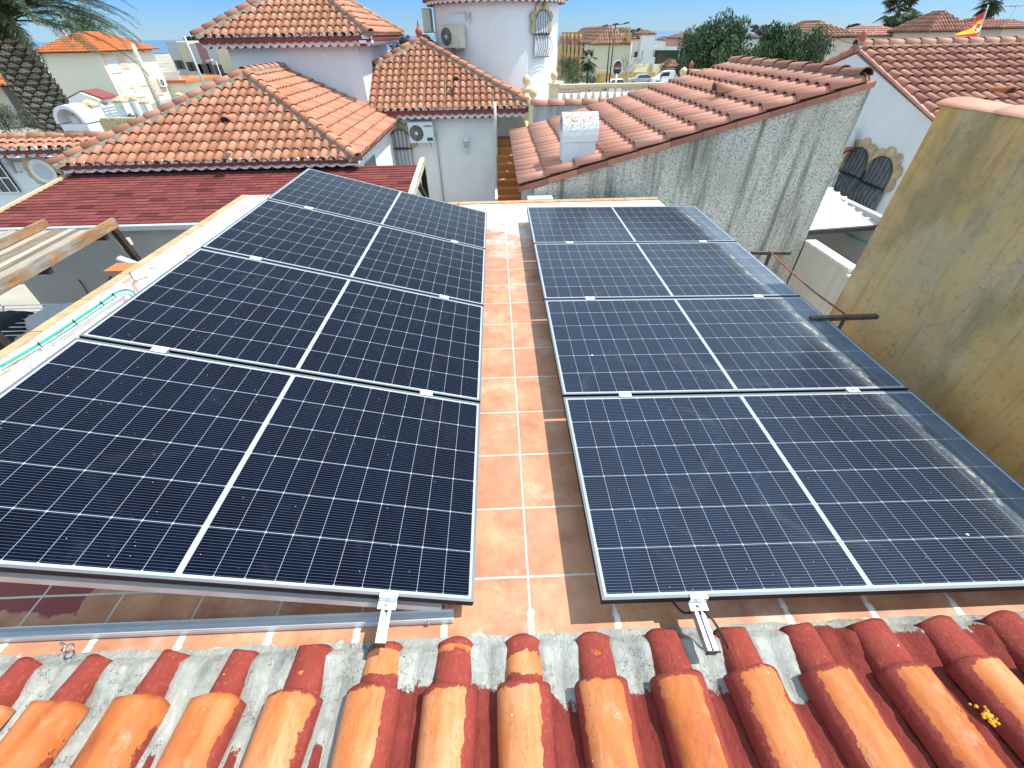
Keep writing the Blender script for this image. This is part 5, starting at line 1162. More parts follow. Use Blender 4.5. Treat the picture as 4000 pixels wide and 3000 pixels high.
# ================================================================== vegetation
def leafmat(name, dark, lite, rough=.6):
    q = NT(name); t = q.attr('tint'); c = q.ramp(t, [(0., dark), (.6, tuple((a+b_)/2 for a, b_ in zip(dark, lite))), (1., lite)]); return q.out(c, rough, 0., None, .3)
M['pine'] = leafmat('pine needles', (.015,.040,.016), (.12,.17,.065)); M['dpine'] = leafmat('dark pine needles', (.008,.018,.009), (.030,.050,.020))
M['bush'] = leafmat('shrub leaves', (.022,.05,.012), (.10,.15,.04)); M['olive'] = leafmat('olive leaves', (.035,.05,.028), (.13,.15,.09)); M['palm'] = leafmat('palm leaflets', (.014,.030,.010), (.085,.11,.040))
M['yellowleaf'] = leafmat('yellow green shrub', (.10,.12,.02), (.40,.38,.06))
def crown(mb, c, rx, ry, rz, n, leaf, clumps=24, up=.0, seed=0, spiky=False, frag=.38):
    r = random.Random(seed); c = Vector(c); cl = []
    for k in range(clumps):
        while True:
            d = Vector((r.uniform(-1,1), r.uniform(-1,1), r.uniform(-1,1)))
            if d.length < 1: break
        d = d.normalized()*(r.uniform(.35, .95)); cl.append((Vector((d.x*rx, d.y*ry, d.z*rz)), r.uniform(.22, frag)*(1.1-.3*d.length), r.random()))
    for i in range(n):
        p0, s_, tv = cl[r.randrange(clumps)]
        d = Vector((r.gauss(0,1), r.gauss(0,1), r.gauss(0,1))).normalized()*(r.random()**.4)*s_
        p = c+p0+Vector((d.x*rx, d.y*ry, d.z*rz*(1.25 if spiky else 1)))
        a = Vector((r.gauss(0,1), r.gauss(0,1), r.gauss(0,1)+(1.6 if spiky else .3))).normalized(); b_ = a.orthogonal().normalized(); b_ = (b_*math.cos(r.random()*6)+a.cross(b_)*math.sin(r.random()*6)).normalized()
        l = leaf*r.uniform(.6,1.4); w_ = l*(.28 if spiky else .55); t = min(1, max(0, tv*.55+r.random()*.45))
        mb.poly([p-a*l*.5, p+b_*w_*.5, p+a*l*.5, p-b_*w_*.5], 0, t)
def tree(name, label, base, h, rx, rz, mat, n, leaf, cz=None, group=None, spiky=False, cat='tree', seed=1, trunk_r=.25, clumps=30, limbs=6, frag=.38, tw=None):
    base = Vector(base); t = thing(name, label, cat, base, group); r = random.Random(seed); cc = base+Vector((0,0,cz if cz is not None else h-rz))
    b = MB(); b.tube(curve_pts([base, base+Vector((r.uniform(-.2,.2),0,h*.3)), cc-Vector((0,0,rz*.2)), cc+Vector((0,0,rz*.5))], 4), [trunk_r*(1-.8*k/12) for k in range(13)], 7)
    for k in range(limbs):
        a = 2*PI*k/limbs+r.random(); p = cc-Vector((0,0,rz*r.uniform(.2,.7))); b.tube([p, p+Vector((math.cos(a)*rx*.35, math.sin(a)*rx*.35, rz*.35)), p+Vector((math.cos(a)*rx*.7, math.sin(a)*rx*.7, rz*.8))], [trunk_r*.45, trunk_r*.3, trunk_r*.1], 5)
    part(b, 'trunk', M['trunk'], t)
    b = MB(); crown(b, cc, rx, rx, rz, n, leaf, clumps, seed=seed, spiky=spiky, frag=frag); part(b, 'crown', M[mat], t); return t
# palm fronds
def frond(mb, p, az, el0, ln, droop, leaf=.45, n=34, seed=0, roll=0.):
    r = random.Random(seed); d = Vector((math.cos(az), math.sin(az), 0)); pts = []; q_ = Vector(p); e = el0
    for k in range(13):
        pts.append(q_.copy()); q_ += (d*math.cos(e)+Vector((0,0,1))*math.sin(e))*(ln/12); e -= droop/12*(1+k*.10)
    mb.tube(pts, [.022*(1-k/14) for k in range(13)], 5, 0, t=.9)
    side = d.cross(Vector((0,0,1))).normalized()
    for k in range(n):
        t = .12+.88*k/n; i = min(11, int(t*12)); f_ = t*12-i; c = pts[i].lerp(pts[i+1], f_); tg = (pts[i+1]-pts[i]).normalized(); up = side.cross(tg).normalized()
        l = leaf*(math.sin(PI*min(1, t*.85+.12))**.6)*r.uniform(.8,1.1)
        for sg in (-1, 1):
            dr = (side*sg*.75+tg*.65+up*r.uniform(.0,.35)-Vector((0,0,r.uniform(.05,.45)))).normalized(); e_ = c+dr*l; w_ = tg*.016
            tt = r.random(); m_ = c.lerp(e_, .5)+w_*.6; mb.poly([c-w_, m_, e_, c.lerp(e_, .5)-w_], 0, tt)
def fan(mb, p, az, el, ln, rad, n=18, seed=0):
    r = random.Random(seed); d = Vector((math.cos(az)*math.cos(el), math.sin(az)*math.cos(el), math.sin(el))); c = Vector(p)+d*ln; mb.tube([p, Vector(p)+d*ln*.5-Vector((0,0,0)), c], .02*ln, 4, 0, t=.6)
    s_ = d.cross(Vector((0,0,1))).normalized(); u_ = s_.cross(d)
    for k in range(n):
        a = -2.1+4.2*k/(n-1); v = (d*math.cos(a)+s_*math.sin(a)-Vector((0,0,.35))).normalized(); e_ = c+v*rad*r.uniform(.8,1.1); w_ = v.cross(u_).normalized()*rad*.07
        mb.poly([c, c+v*rad*.5+w_, e_-Vector((0,0,rad*.1)), c+v*rad*.5-w_], 0, r.random())
def palm_trunk_mat():
    q = NT('date palm boots'); t = q.attr('tint'); n = q.noise(20, 4, .7); return q.out(q.mix(q.math('MULTIPLY', n, .6), q.ramp(t, [(0.,(.10,.07,.05)),(.5,(.46,.37,.26)),(1.,(.70,.62,.48))]), (.05,.035,.025)), .95, 0., q.bump(n, .5, .01), .1)
px0 = Vector((-12.62, 14.6, 0)); 
PM = thing('date_palm', 'big date palm with a chequered trunk and wind blown fronds at the left edge', 'palm tree', (px0.x, px0.y, -3.2))
axis = curve_pts([px0+Vector((.05,0,-3.2)), px0+Vector((.05,0,-1.2)), px0+Vector((.0,0,.4)), px0+Vector((-.12,0,1.65)), px0+Vector((-.22,0,2.45))], 6)
def arad(z): return .30 if z < -.6 else .30+.19*math.sin(min(1, max(0, (z+.6)/1.7))*PI*.62)
b = MB(); b.tube(axis, [arad(p.z)-.03 for p in axis], 18, 0, t=.0)
def axp(z):
    for k in range(len(axis)-1):
        if axis[k].z <= z <= axis[k+1].z: return axis[k].lerp(axis[k+1], (z-axis[k].z)/(axis[k+1].z-axis[k].z))
    return axis[-1]
row = 0; z = -3.1
while z < 2.2:
    c = axp(z); R0 = arad(z); nn = 11 if z > -.7 else 16; big = z > -.7; hh = .135 if big else .055
    for k in range(nn):
        a = 2*PI*(k+.5*(row % 2))/nn; d = Vector((math.cos(a), math.sin(a), 0)); s_ = Vector((-math.sin(a), math.cos(a), 0)); w_ = R0*PI/nn*.95; o_ = .055 if big else .02
        p = c+d*(R0-.02); tipz = Vector((0,0,hh*.55)); t_ = .35+.65*rnd.random()
        A_, B_, C_, D_ = p-s_*w_, p-tipz*1.1, p+s_*w_, p+tipz*1.1+d*o_; O_ = p+d*o_
        b.poly([A_, B_, O_+tipz*.2-s_*w_*.2, D_-s_*w_*.35], 0, t_*.45); b.poly([B_, C_, D_+s_*w_*.35, O_+tipz*.2+s_*w_*.2], 0, t_*.45); b.poly([A_+d*.01, O_-tipz*.2, C_+d*.01, D_], 0, t_)
    z += hh*.92; row += 1
part(b, 'trunk', palm_trunk_mat(), PM)
b = MB(); top = axis[-1]
for k in range(100):
    az = rnd.uniform(-1.0, 1.0) if rnd.random() < .5 else rnd.uniform(0, 2*PI); el = rnd.uniform(-.05, 1.0); frond(b, top+Vector((math.cos(az)*.2, math.sin(az)*.2, rnd.uniform(-.35,.35))), az, el, rnd.uniform(2.4,3.5), rnd.uniform(.5,1.05), .34, 76, k)
for k in range(20): az = rnd.uniform(0, 2*PI); frond(b, top+Vector((0,0,.0)), az, rnd.uniform(-.4,.1), rnd.uniform(.7,1.1), .5, .26, 26, 200+k)
part(b, 'crown', M['palm'], PM)
# pines right of centre
def gp(px, py):
    y = 12.
    d = ray(px, py)
    while y < 1200:
        if CZ+d.z*(y/d.y) <= G(y): break
        y *= 1.004
    return atY(px, py, y)
def far_tree(name, lab, pxl, pxr, pyt, pyb, y, mat, leafk=.06, n=3500, spiky=False, seed=1, group=None, trunk=True, clumps=34, cat='tree', frag=.38):
    a, b_ = atY(pxl, (pyt+pyb)/2, y), atY(pxr, (pyt+pyb)/2, y); zt_, zb_ = atY((pxl+pxr)/2, pyt, y).z, atY((pxl+pxr)/2, pyb, y).z
    cx = (a.x+b_.x)/2; rx = (b_.x-a.x)/2; rz = (zt_-zb_)/2; gzb = G(y); base = (cx, y, gzb); h = zt_-gzb
    return tree(name, lab, base, h, rx, rz, mat, n, rx*leafk, cz=(zt_+zb_)/2-gzb, spiky=spiky, cat=cat, seed=seed, trunk_r=max(.05, rx*.06), clumps=clumps, frag=frag)
far_tree('pine_tree', 'broad upright green pine behind the pink outbuilding roof, nearer the white van', 2640, 2925, 66, 350, 34, 'pine', .10, 22000, True, 3, clumps=90, frag=.36)
far_tree('pine_tree', 'dark pine beside the gable house, right of the bigger pine', 2915, 3205, 88, 330, 38, 'pine', .10, 20000, True, 5, clumps=85, frag=.36)
far_tree('shrub', 'small light green shrub at the left foot of the broad pine', 2640, 2740, 205, 330, 32.5, 'pine', .10, 2600, True, 6, cat='shrub')
far_tree('pine_tree', 'umbrella pine on the skyline, left of the farther pair behind the yellow terraces', 2403, 2462, 108, 133, 235, 'dpine', .12, 1200, False, 7, clumps=16, frag=.5)
far_tree('pine_tree', 'umbrella pine on the skyline, right of the farther pair beside the white villa', 2462, 2530, 108, 148, 230, 'dpine', .12, 1400, False, 8, clumps=16, frag=.5)
far_tree('pine_tree', 'dark umbrella pine on the skyline between the two big pines', 2925, 3015, 84, 140, 120, 'dpine', .10, 1800, False, 9, clumps=18, frag=.5)
far_tree('pine_tree', 'dark pine behind the corner of the white tower wing', 1518, 1610, 132, 200, 95, 'dpine', .10, 2500, False, 10, clumps=24, frag=.5)
far_tree('pine_tree', 'low dark tree on the skyline left of the leaning fan palm', 3310, 3382, 92, 116, 130, 'dpine', .14, 900, False, 11, clumps=12, frag=.5)
far_tree('pine_tree', 'pine behind the orange roofed house, beyond the date palm fronds', 215, 440, 20, 170, 110, 'pine', .05, 5000, False, 12, clumps=40)
far_tree('pine_tree', 'dark pine above the coloured townhouses', 715, 790, 136, 172, 170, 'dpine', .12, 1200, False, 13, clumps=16, frag=.5)
far_tree('olive_tree', 'grey green olive tree beside the round tower', 2185, 2278, 205, 300, 72, 'olive', .07, 3600, False, 14, clumps=30, frag=.42)
far_tree('shrub', 'light green rounded shrub beside the round tower', 2190, 2280, 262, 345, 58, 'bush', .07, 3200, False, 15, cat='shrub', frag=.45)
far_tree('shrub', 'green shrub to the right of the rounded one, below the small palm', 2268, 2345, 266, 345, 59, 'bush', .07, 2800, False, 16, cat='shrub', frag=.45)
far_tree('shrub', 'dark green hedge bush beside the coloured townhouses', 680, 750, 285, 372, 78, 'bush', .08, 2600, False, 17, cat='shrub', frag=.45)
far_tree('shrub', 'yellow green shrub between the red roofed shed and the cream house', 378, 446, 362, 398, 60, 'yellowleaf', .12, 900, False, 18, cat='shrub', frag=.5)
far_tree('shrub', 'small yellow green bush on top of the fence wall', 388, 425, 388, 414, 48, 'yellowleaf', .14, 500, False, 19, cat='shrub', frag=.5)
far_tree('shrub', 'yellow green bush against the cream house front', 498, 532, 370, 396, 58, 'yellowleaf', .14, 500, False, 20, cat='shrub', frag=.5)
far_tree('shrub', 'dense bush behind the date palm trunk at the left edge', -60, 75, 395, 520, 27, 'olive', .07, 3600, False, 21, cat='shrub', frag=.45)
far_tree('shrub', 'flowering pale bush right of the date palm trunk', 60, 225, 420, 520, 24, 'olive', .06, 4200, False, 22, cat='shrub', frag=.45)
far_tree('shrub', 'low green bush in front of the street fence', 490, 545, 438, 480, 30, 'bush', .10, 900, False, 23, cat='shrub', frag=.5)
far_tree('shrub', 'leafy bush by the fence pillar', 325, 365, 430, 500, 30, 'bush', .09, 1200, False, 24, cat='shrub', frag=.5)
# fan palms
def fan_palm(lab, px_, pyb, pxt, pyt, y, k=1., seed=0, nf=26):
    b0 = atY(px_, pyb, y); t0 = atY(pxt, pyt, y); b0.z = G(y); t = thing('fan_palm', lab, 'palm tree', b0); b = MB()
    b.tube(curve_pts([b0, b0.lerp(t0, .5)+Vector((.0,0,0)), t0], 5), .17*k, 7); part(b, 'trunk', M['trunk'], t)
    b = MB(); r = random.Random(seed)
    for i in range(nf): fan(b, t0, r.uniform(0,2*PI), r.uniform(-1.1,1.2), .95*k*r.uniform(.7,1.1), .85*k, 16, i+seed)
    part(b, 'crown', M['palm'], t)
fan_palm('tall leaning fan palm on the skyline above the gable ridge', 3470, 150, 3512, 42, 60, 1.35, 3, 30)
fan_palm('small fan palm on the skyline to the right of the leaning palm', 3555, 125, 3563, 88, 90, 1.0, 5)
fan_palm('fan palm cut by the top edge of the picture, behind the flag', 3860, 60, 3878, 6, 62, 1.1, 7)
fan_palm('short fan palm in front of the cream gable end wall', 2297, 275, 2300, 232, 88, 1.25, 9)
# date palm peeking behind the upper block
b0 = atY(905, 70, 40); t = thing('palm_tree', 'palm frond tips showing behind the hip of the upper roof', 'palm tree', (b0.x, 40, G(40))); b = MB(); b.tube([(b0.x,40,G(40)), (b0.x,40,b0.z)], .2, 7); part(b, 'trunk', M['trunk'], t); b = MB()
for k in range(16): frond(b, b0, k*.4, .5, 1.6, 1.5, .3, 20, k+400)
part(b, 'crown', M['palm'], t)
# bare trees
def bare(lab, px_, pyb, pyt, y, seed):
    r = random.Random(seed); b0 = atY(px_, pyb, y); h = atY(px_, pyt, y).z-G(y); b0.z = G(y); t = thing('bare_tree', lab, 'tree', b0, 'bare street trees'); b = MB()
    def grow(p, d, l, rad, dep):
        e = p+d*l; b.tube([p, p.lerp(e,.5)+Vector((r.gauss(0,.04),r.gauss(0,.04),0))*l, e], [rad, rad*.85, rad*.7], 4 if dep < 3 else 3, cap=False)
        if dep < 5:
            for _ in range(3 if dep < 4 else 2):
                nd = (d+Vector((r.gauss(0,.55), r.gauss(0,.55), r.gauss(.12,.3)))).normalized(); grow(e, nd, l*r.uniform(.58,.8), rad*.6, dep+1)
    grow(b0, Vector((0,0,1)), h*.34, h*.022, 0); part(b, 'trunk', M['trunk'], t)
bare('leafless tree standing in front of the parked white van', 2578, 325, 210, 75, 4); bare('leafless tree beside the round sign in front of the cream wall', 2448, 315, 200, 95, 9); bare('leafless tree above the olive tree beside the tower', 2225, 300, 198, 85, 13)

# ================================================================== street and far buildings on the right
rd = MB(); ya_, yb2 = 72., 78.; rd.poly([(-20,ya_,G(ya_)+.03),(160,ya_+20,G(ya_+20)+.03),(160,ya_+34,G(ya_+34)+.03),(-20,yb2+8,G(yb2+8)+.03)]); struct(rd.build('road', M['asphalt']))
pv = MB(); pv.poly([(-20,86.2,G(86.2)+.15),(160,106.5,G(106.5)+.15),(160,110,G(110)+.15),(-20,90,G(90)+.15)]); struct(pv.build('pavement', M['pavement']))
M['yellow_wall'] = plain('ochre yellow street wall', (.62,.38,.10), .85, var=.1, scale=1.); M['cream_far'] = plain('far cream render', (.62,.55,.38), .9, var=.05, scale=.3); M['ochre_far'] = plain('far ochre render', (.50,.32,.12), .9, var=.1, scale=.4); M['far_white'] = plain('far white render', (.76,.75,.73), .9, var=.04, scale=.4); M['far_pink'] = plain('far brick pink', (.45,.25,.20), .9, var=.1)
def wall_px(name, lab, pxl, pxr, pyt, pyb, y, mat, cat='wall', y2=None):
    a, c = atY(pxl, pyt, y), atY(pxr, pyt, y2 or y); t = MB(); yb_ = y2 or y
    p = [(a.x,y,G(y)-.5),(c.x,yb_,G(yb_)-.5),(c.x,yb_,c.z),(a.x,y,a.z)]; t.ext(p, (0,.25,0)); o = t.build(name, M[mat] if isinstance(mat, str) else mat); return tag(o, lab, cat)
YW = wall_px('street_wall', 'long low ochre yellow wall along the far street with a cream top', 2335, 2560, 282, 310, 112, 'yellow_wall')
t = MB(); a, c = atY(2335, 275, 111.9), atY(2450, 277, 111.9); 
for k in range(34): x = a.x+(c.x-a.x)*k/33; t.box((x-.07,111.8,a.z-.7),(x+.07,111.95,a.z-.1))
t.bar((a.x,111.9,a.z-.05),(c.x,111.9,c.z-.05),.25,.14)
tag(t.build('wall_balustrade', M['cream']), 'small cream balustrade on top of the ochre street wall', 'balustrade')
# yellow terraced row
def hip_far(root, x0, x1, y0, y1, z, h, mat='tile_far', over=.4, ridge_y=False, tiles=True, pitch=.5, course=.9):
    b = MB(); x0 -= over; x1 += over; y0 -= over; y1 += over; cx, cy = (x0+x1)/2, (y0+y1)/2
    if ridge_y: w_ = (x1-x0)/2; A_, B_ = (cx, y0+w_, z+h), (cx, y1-w_, z+h)
    else: w_ = (y1-y0)/2; A_, B_ = (x0+w_, cy, z+h), (x1-w_, cy, z+h)
    A_, B_ = Vector(A_), Vector(B_)
    if (B_-A_).dot(Vector((0,1,0)) if ridge_y else Vector((1,0,0))) < 0: A_ = B_ = (A_+B_)/2
    c = [(x0,y0,z),(x1,y0,z),(x1,y1,z),(x0,y1,z)]
    if tiles:
        def sl(p, q_, top):
            p, q_ = Vector(p), Vector(q_); U = (q_-p).normalized(); Lx = (q_-p).length; m_ = Vector(top[0])-p; ua = m_.dot(U); V = m_-U*ua; lv = V.length; ub_ = (Vector(top[1])-p).dot(U)
            tile_slope(b, b, p, U, V, Lx, lambda u: lv*max(0, min(1, u/max(ua,.01), (Lx-u)/max(Lx-ub_,.01))), pitch=pitch, course=course, r=pitch*.40, seg=4, m=0, mb=1, thick=.03)
        if ridge_y: sl(c[0],c[1],(A_,A_)); sl(c[1],c[2],(A_,B_)); sl(c[3],c[0],(B_,A_)); b.poly([c[2],c[3],B_],0)
        else: sl(c[0],c[1],(A_,B_)); sl(c[1],c[2],(B_,B_)); sl(c[3],c[0],(A_,A_)); b.poly([c[2],c[3],A_,B_],0)
        b.poly([(c[0][0],c[0][1],z-.06),(c[3][0],c[3][1],z-.06),(c[2][0],c[2][1],z-.06),(c[1][0],c[1][1],z-.06)],1)
    part(b, 'roof', [M[mat], M['channel']], root)
AP = thing('terraced_houses', 'ochre terraced houses with a cream gable end and rows of square chimneys', 'building', tuple(atY(2390, 300, 135)))
a, c = atY(2316, 175, 128), atY(2464, 170, 128); x0, x1, zt_ = a.x, c.x, (a.z+c.z)/2
b = MB(); b.box((x0,128,G(128)-1),(x1,140,zt_)); part(b, 'end_wall', M['cream_far'], AP)
hip_far(AP, x0, x1, 128, 175, zt_, 3.3, 'tile_far', .5, True, True, .62, 1.2)
b = MB(); xl, yl = atY(2200, 190, 190).x, 190
b.box((x0+.05,140.05,G(150)-2),(x1,176,zt_-.02)); part(b, 'side_wall', M['ochre_far'], AP)
# row receding to the left behind
b = MB(); seg = 6
for k in range(seg):
    xk = x0-(k+1)*(x0-atY(2205,190,160).x)/seg; wk = (x0-atY(2205,190,160).x)/seg; yk_ = 140+k*5
    b.box((xk+.02,yk_,G(yk_)-1),(xk+wk-.02,yk_+12,zt_-.5))
part(b, 'row_wall', M['ochre_far'], AP)
b = MB()
for k in range(seg):
    xk = x0-(k+1)*(x0-atY(2205,190,160).x)/seg; wk = (x0-atY(2205,190,160).x)/seg; yk_ = 140+k*5
    b.ext([(xk,yk_-.5,zt_-.49),(xk,yk_+6,zt_+1.9),(xk,yk_+12,zt_-.49)], (wk,0,0))
part(b, 'row_roof', M['tile_far'], AP)
for k in range(seg):
    xk = x0-(k+1)*(x0-atY(2205,190,160).x)/seg; wk = (x0-atY(2205,190,160).x)/seg; yk_ = 140+k*5
    b = MB(); b.box((xk+wk*.1,yk_+2.5,zt_+.5),(xk+wk*.1+.75,yk_+3.5,zt_+2.1)); b.box((xk+wk*.1-.12,yk_+2.4,zt_+2.101),(xk+wk*.1+.87,yk_+3.6,zt_+2.35)); part(b, 'chimney', M['ochre_far'], AP)
    b = MB(); b.box((xk+wk*.35,yk_-.06,zt_-2.3),(xk+wk*.75,yk_-.01,zt_-1.0)); b.box((xk+wk*.35,yk_-.06,zt_-5.3),(xk+wk*.75,yk_-.01,zt_-3.6)); part(b, 'window', M['dark_glass'], AP)
for k in range(5):
    p = atY(2404+k*12.5, 135, 150+k*3)
    b = MB(); b.box((p.x-.24,p.y-.4,zt_+.9),(p.x+.24,p.y+.4,CZ+.5)); b.box((p.x-.32,p.y-.5,CZ+.501),(p.x+.32,p.y+.5,CZ+.75)); part(b, 'chimney', M['ochre_far'], AP)
p = atY(2464, 137, 127.5); b = MB(); b.box((p.x-.7,127.8,zt_-.3),(p.x+.3,129.3,p.z)); b.box((p.x-.8,127.7,p.z+.002),(p.x+.4,129.4,p.z+.3)); part(b, 'chimney', M['ochre_far'], AP)
# generic far villa
def villa(lab, pxl, pxr, pye, pyb, y, dep, wall='far_white', roof='tile_far', rh=None, wins=(), name='house', group=None, pitch=.5, over=.35):
    a, c = atY(pxl, pye, y), atY(pxr, pye, y); z = (a.z+c.z)/2; zb_ = G(y)-.5; t = thing(name, lab, 'house', ((a.x+c.x)/2, y, zb_), group)
    b = MB(); b.box((a.x,y,zb_),(c.x,y+dep,z)); part(b, 'wall', M[wall], t)
    hip_far(t, a.x, c.x, y, y+dep, z+.02, rh or min(c.x-a.x, dep)*.22, roof, over, dep > (c.x-a.x), True, pitch, pitch*1.7)
    for (wx, wz, ww, wh) in wins:
        x = a.x+(c.x-a.x)*wx; zz_ = zb_+.5+(z-zb_-.5)*wz; b = MB(); b.box((x-ww/2,y-.06,zz_-wh/2),(x+ww/2,y-.01,zz_+wh/2)); part(b, 'window', M['dark_glass'], t)
    return t
villa('white villa with arched windows between the umbrella pines and the sea', 2508, 2562, 134, 200, 150, 9, wins=((.3,.55,.8,1.6),(.6,.55,.8,1.6)))
villa('low white wing left of the white villa with a terrace', 2480, 2512, 152, 200, 152, 8, wins=((.4,.6,1,1.4),(.7,.6,1,1.4)))
villa('white house with brown roof at the centre of the far slope', 2592, 2638, 157, 200, 170, 8, wins=((.4,.5,1,1.2),))
villa('small brown roofed house left of the broad pine', 2640, 2690, 150, 200, 150, 8, wall='far_pink', wins=((.5,.5,1,1.2),))
villa('far white house half hidden by the left side of the broad pine', 2665, 2720, 142, 200, 165, 8, wins=((.5,.5,1,1.2),))
villa('white house with two roofs seen between the two big pines', 2918, 2965, 150, 240, 95, 8, wins=((.3,.5,.8,1.1),))
villa('small terracotta gabled house at the street bend beyond the van', 2610, 2660, 262, 285, 118, 6, wall='far_pink', rh=1.2)
wall_px('garden_wall', 'long white garden wall winding below the far villas', 2470, 2560, 224, 245, 128, 'far_white', y2=118); wall_px('garden_wall', 'pale garden wall with fence beside the ochre street wall', 2480, 2610, 250, 290, 116, 'cream_far', y2=122)
wall_px('hedge', 'dark clipped hedge below the far white villas', 2555, 2670, 196, 212, 140, 'dpine', 'hedge'); wall_px('garden_wall', 'white terrace wall in front of the centre far houses', 2515, 2660, 182, 200, 146, 'far_white')
# lamps and poles
def pole(name, lab, cat, px_, pyb, pxt, pyt, y, rad, mat='pvc_grey', heads=None, group=None):
    b0 = atY(px_, pyb, y); t0 = atY(pxt, pyt, y); b0.z = G(y); b0.x = t0.x if heads is not None else b0.x; t = thing(name, lab, cat, b0, group); b = MB(); b.tube([b0, t0], [rad, rad*.6], 7); part(b, 'pole', M[mat], t)
    for h in (heads or ()):
        b = MB(); e = t0+Vector((h[0],0,h[1])); b.bar(t0, e, rad*.6, rad*.6, up=(0,1,0)); b.bar(e-Vector((.35,0,.0)), e+Vector((.35,0,.12)), .45, .18); part(b, 'lamp_head', M[mat], t)
    return t
pole('street_lamp', 'tall lamp with three floodlight heads beside the round sign', 'street lamp', 2382, 318, 2404, 98, 80, .13, heads=((-1.5,-.1),(0.,.05),(1.6,.15)), mat='dark_bar')
pole('utility_pole', 'thin dark pole left of the three headed floodlight', 'pole', 2371, 307, 2385, 120, 78, .11, 'wood_dark')
pole('utility_pole', 'grey pole right of the round sign in front of the cream wall', 'pole', 2450, 321, 2468, 165, 70, .16, 'pvc_grey')
pole('street_lamp', 'thin street lamp before the sea, left of the broad pine', 'street lamp', 2640, 250, 2670, 122, 120, .10, heads=((.9,.15),))
pole('street_lamp', 'bent street lamp before the sea among the far houses', 'street lamp', 2556, 205, 2568, 130, 130, .09, heads=((.7,.1),))
pole('street_lamp', 'high floodlight mast at the top right corner', 'street lamp', 3930, 100, 3970, 26, 90, .13, heads=((-1.6,.1),(-.5,.1),(.6,.1)))
pole('utility_pole', 'dark leaning pole with wires behind the gable house', 'pole', 3208, 225, 3252, 128, 22, .06, 'wood_dark')
t = MB()
for (a_, b_) in (((3190,180),(3252,140)), ((3252,142),(3360,178)), ((3215,182),(3270,200)), ((3180,196),(3225,180))): t.tube([atY(*a_, 21.9), atY((a_[0]+b_[0])/2, (a_[1]+b_[1])/2+4, 21.9), atY(*b_, 21.9)], .012, 4)
tag(t.build('wire', M['rubber']), 'wires strung from the dark leaning pole', 'wire')
# round sign
def sign():
    y = 62.; c = atY(2413, 266, y); rr = 18.0*(c-Vector((0,0,CZ))).dot(AF)/F; t = thing('round_sign', 'round black and white sign reading CAN LAiKA on a white pole', 'sign', (c.x, y, G(y)))
    b = MB(); b.tube([(c.x-.05,y,G(y)),(c.x-.05,y,c.z-rr)], .11, 8); part(b, 'pole', M['plastic_white'], t)
    b = MB(); b.ext([c+Vector((rr*1.06*math.cos(a*PI/20), 0, rr*1.38*math.sin(a*PI/20))) for a in range(40)], (0,.25,0)); part(b, 'board', M['plastic_white'], t)
    b = MB(); b.ext([c+Vector((-rr*.06+rr*.93*math.cos(a*PI/20), -.012, rr*1.25*math.sin(a*PI/20))) for a in range(40)], (0,.010,0)); part(b, 'face', plain('black sign face', (.02,.015,.018), .5), t)
    text('CAN', (c.x-rr*.06, y-.02, c.z+rr*.55), rr*.62, plain('red lettering', (.75,.08,.06), .5), t); text('LAiKA', (c.x-rr*.06, y-.02, c.z), rr*.68, M['plastic_white'], t); text('RESTAURANT', (c.x-rr*.06, y-.02, c.z-rr*.55), rr*.20, plain('dull red lettering', (.4,.05,.05), .5), t)
sign()
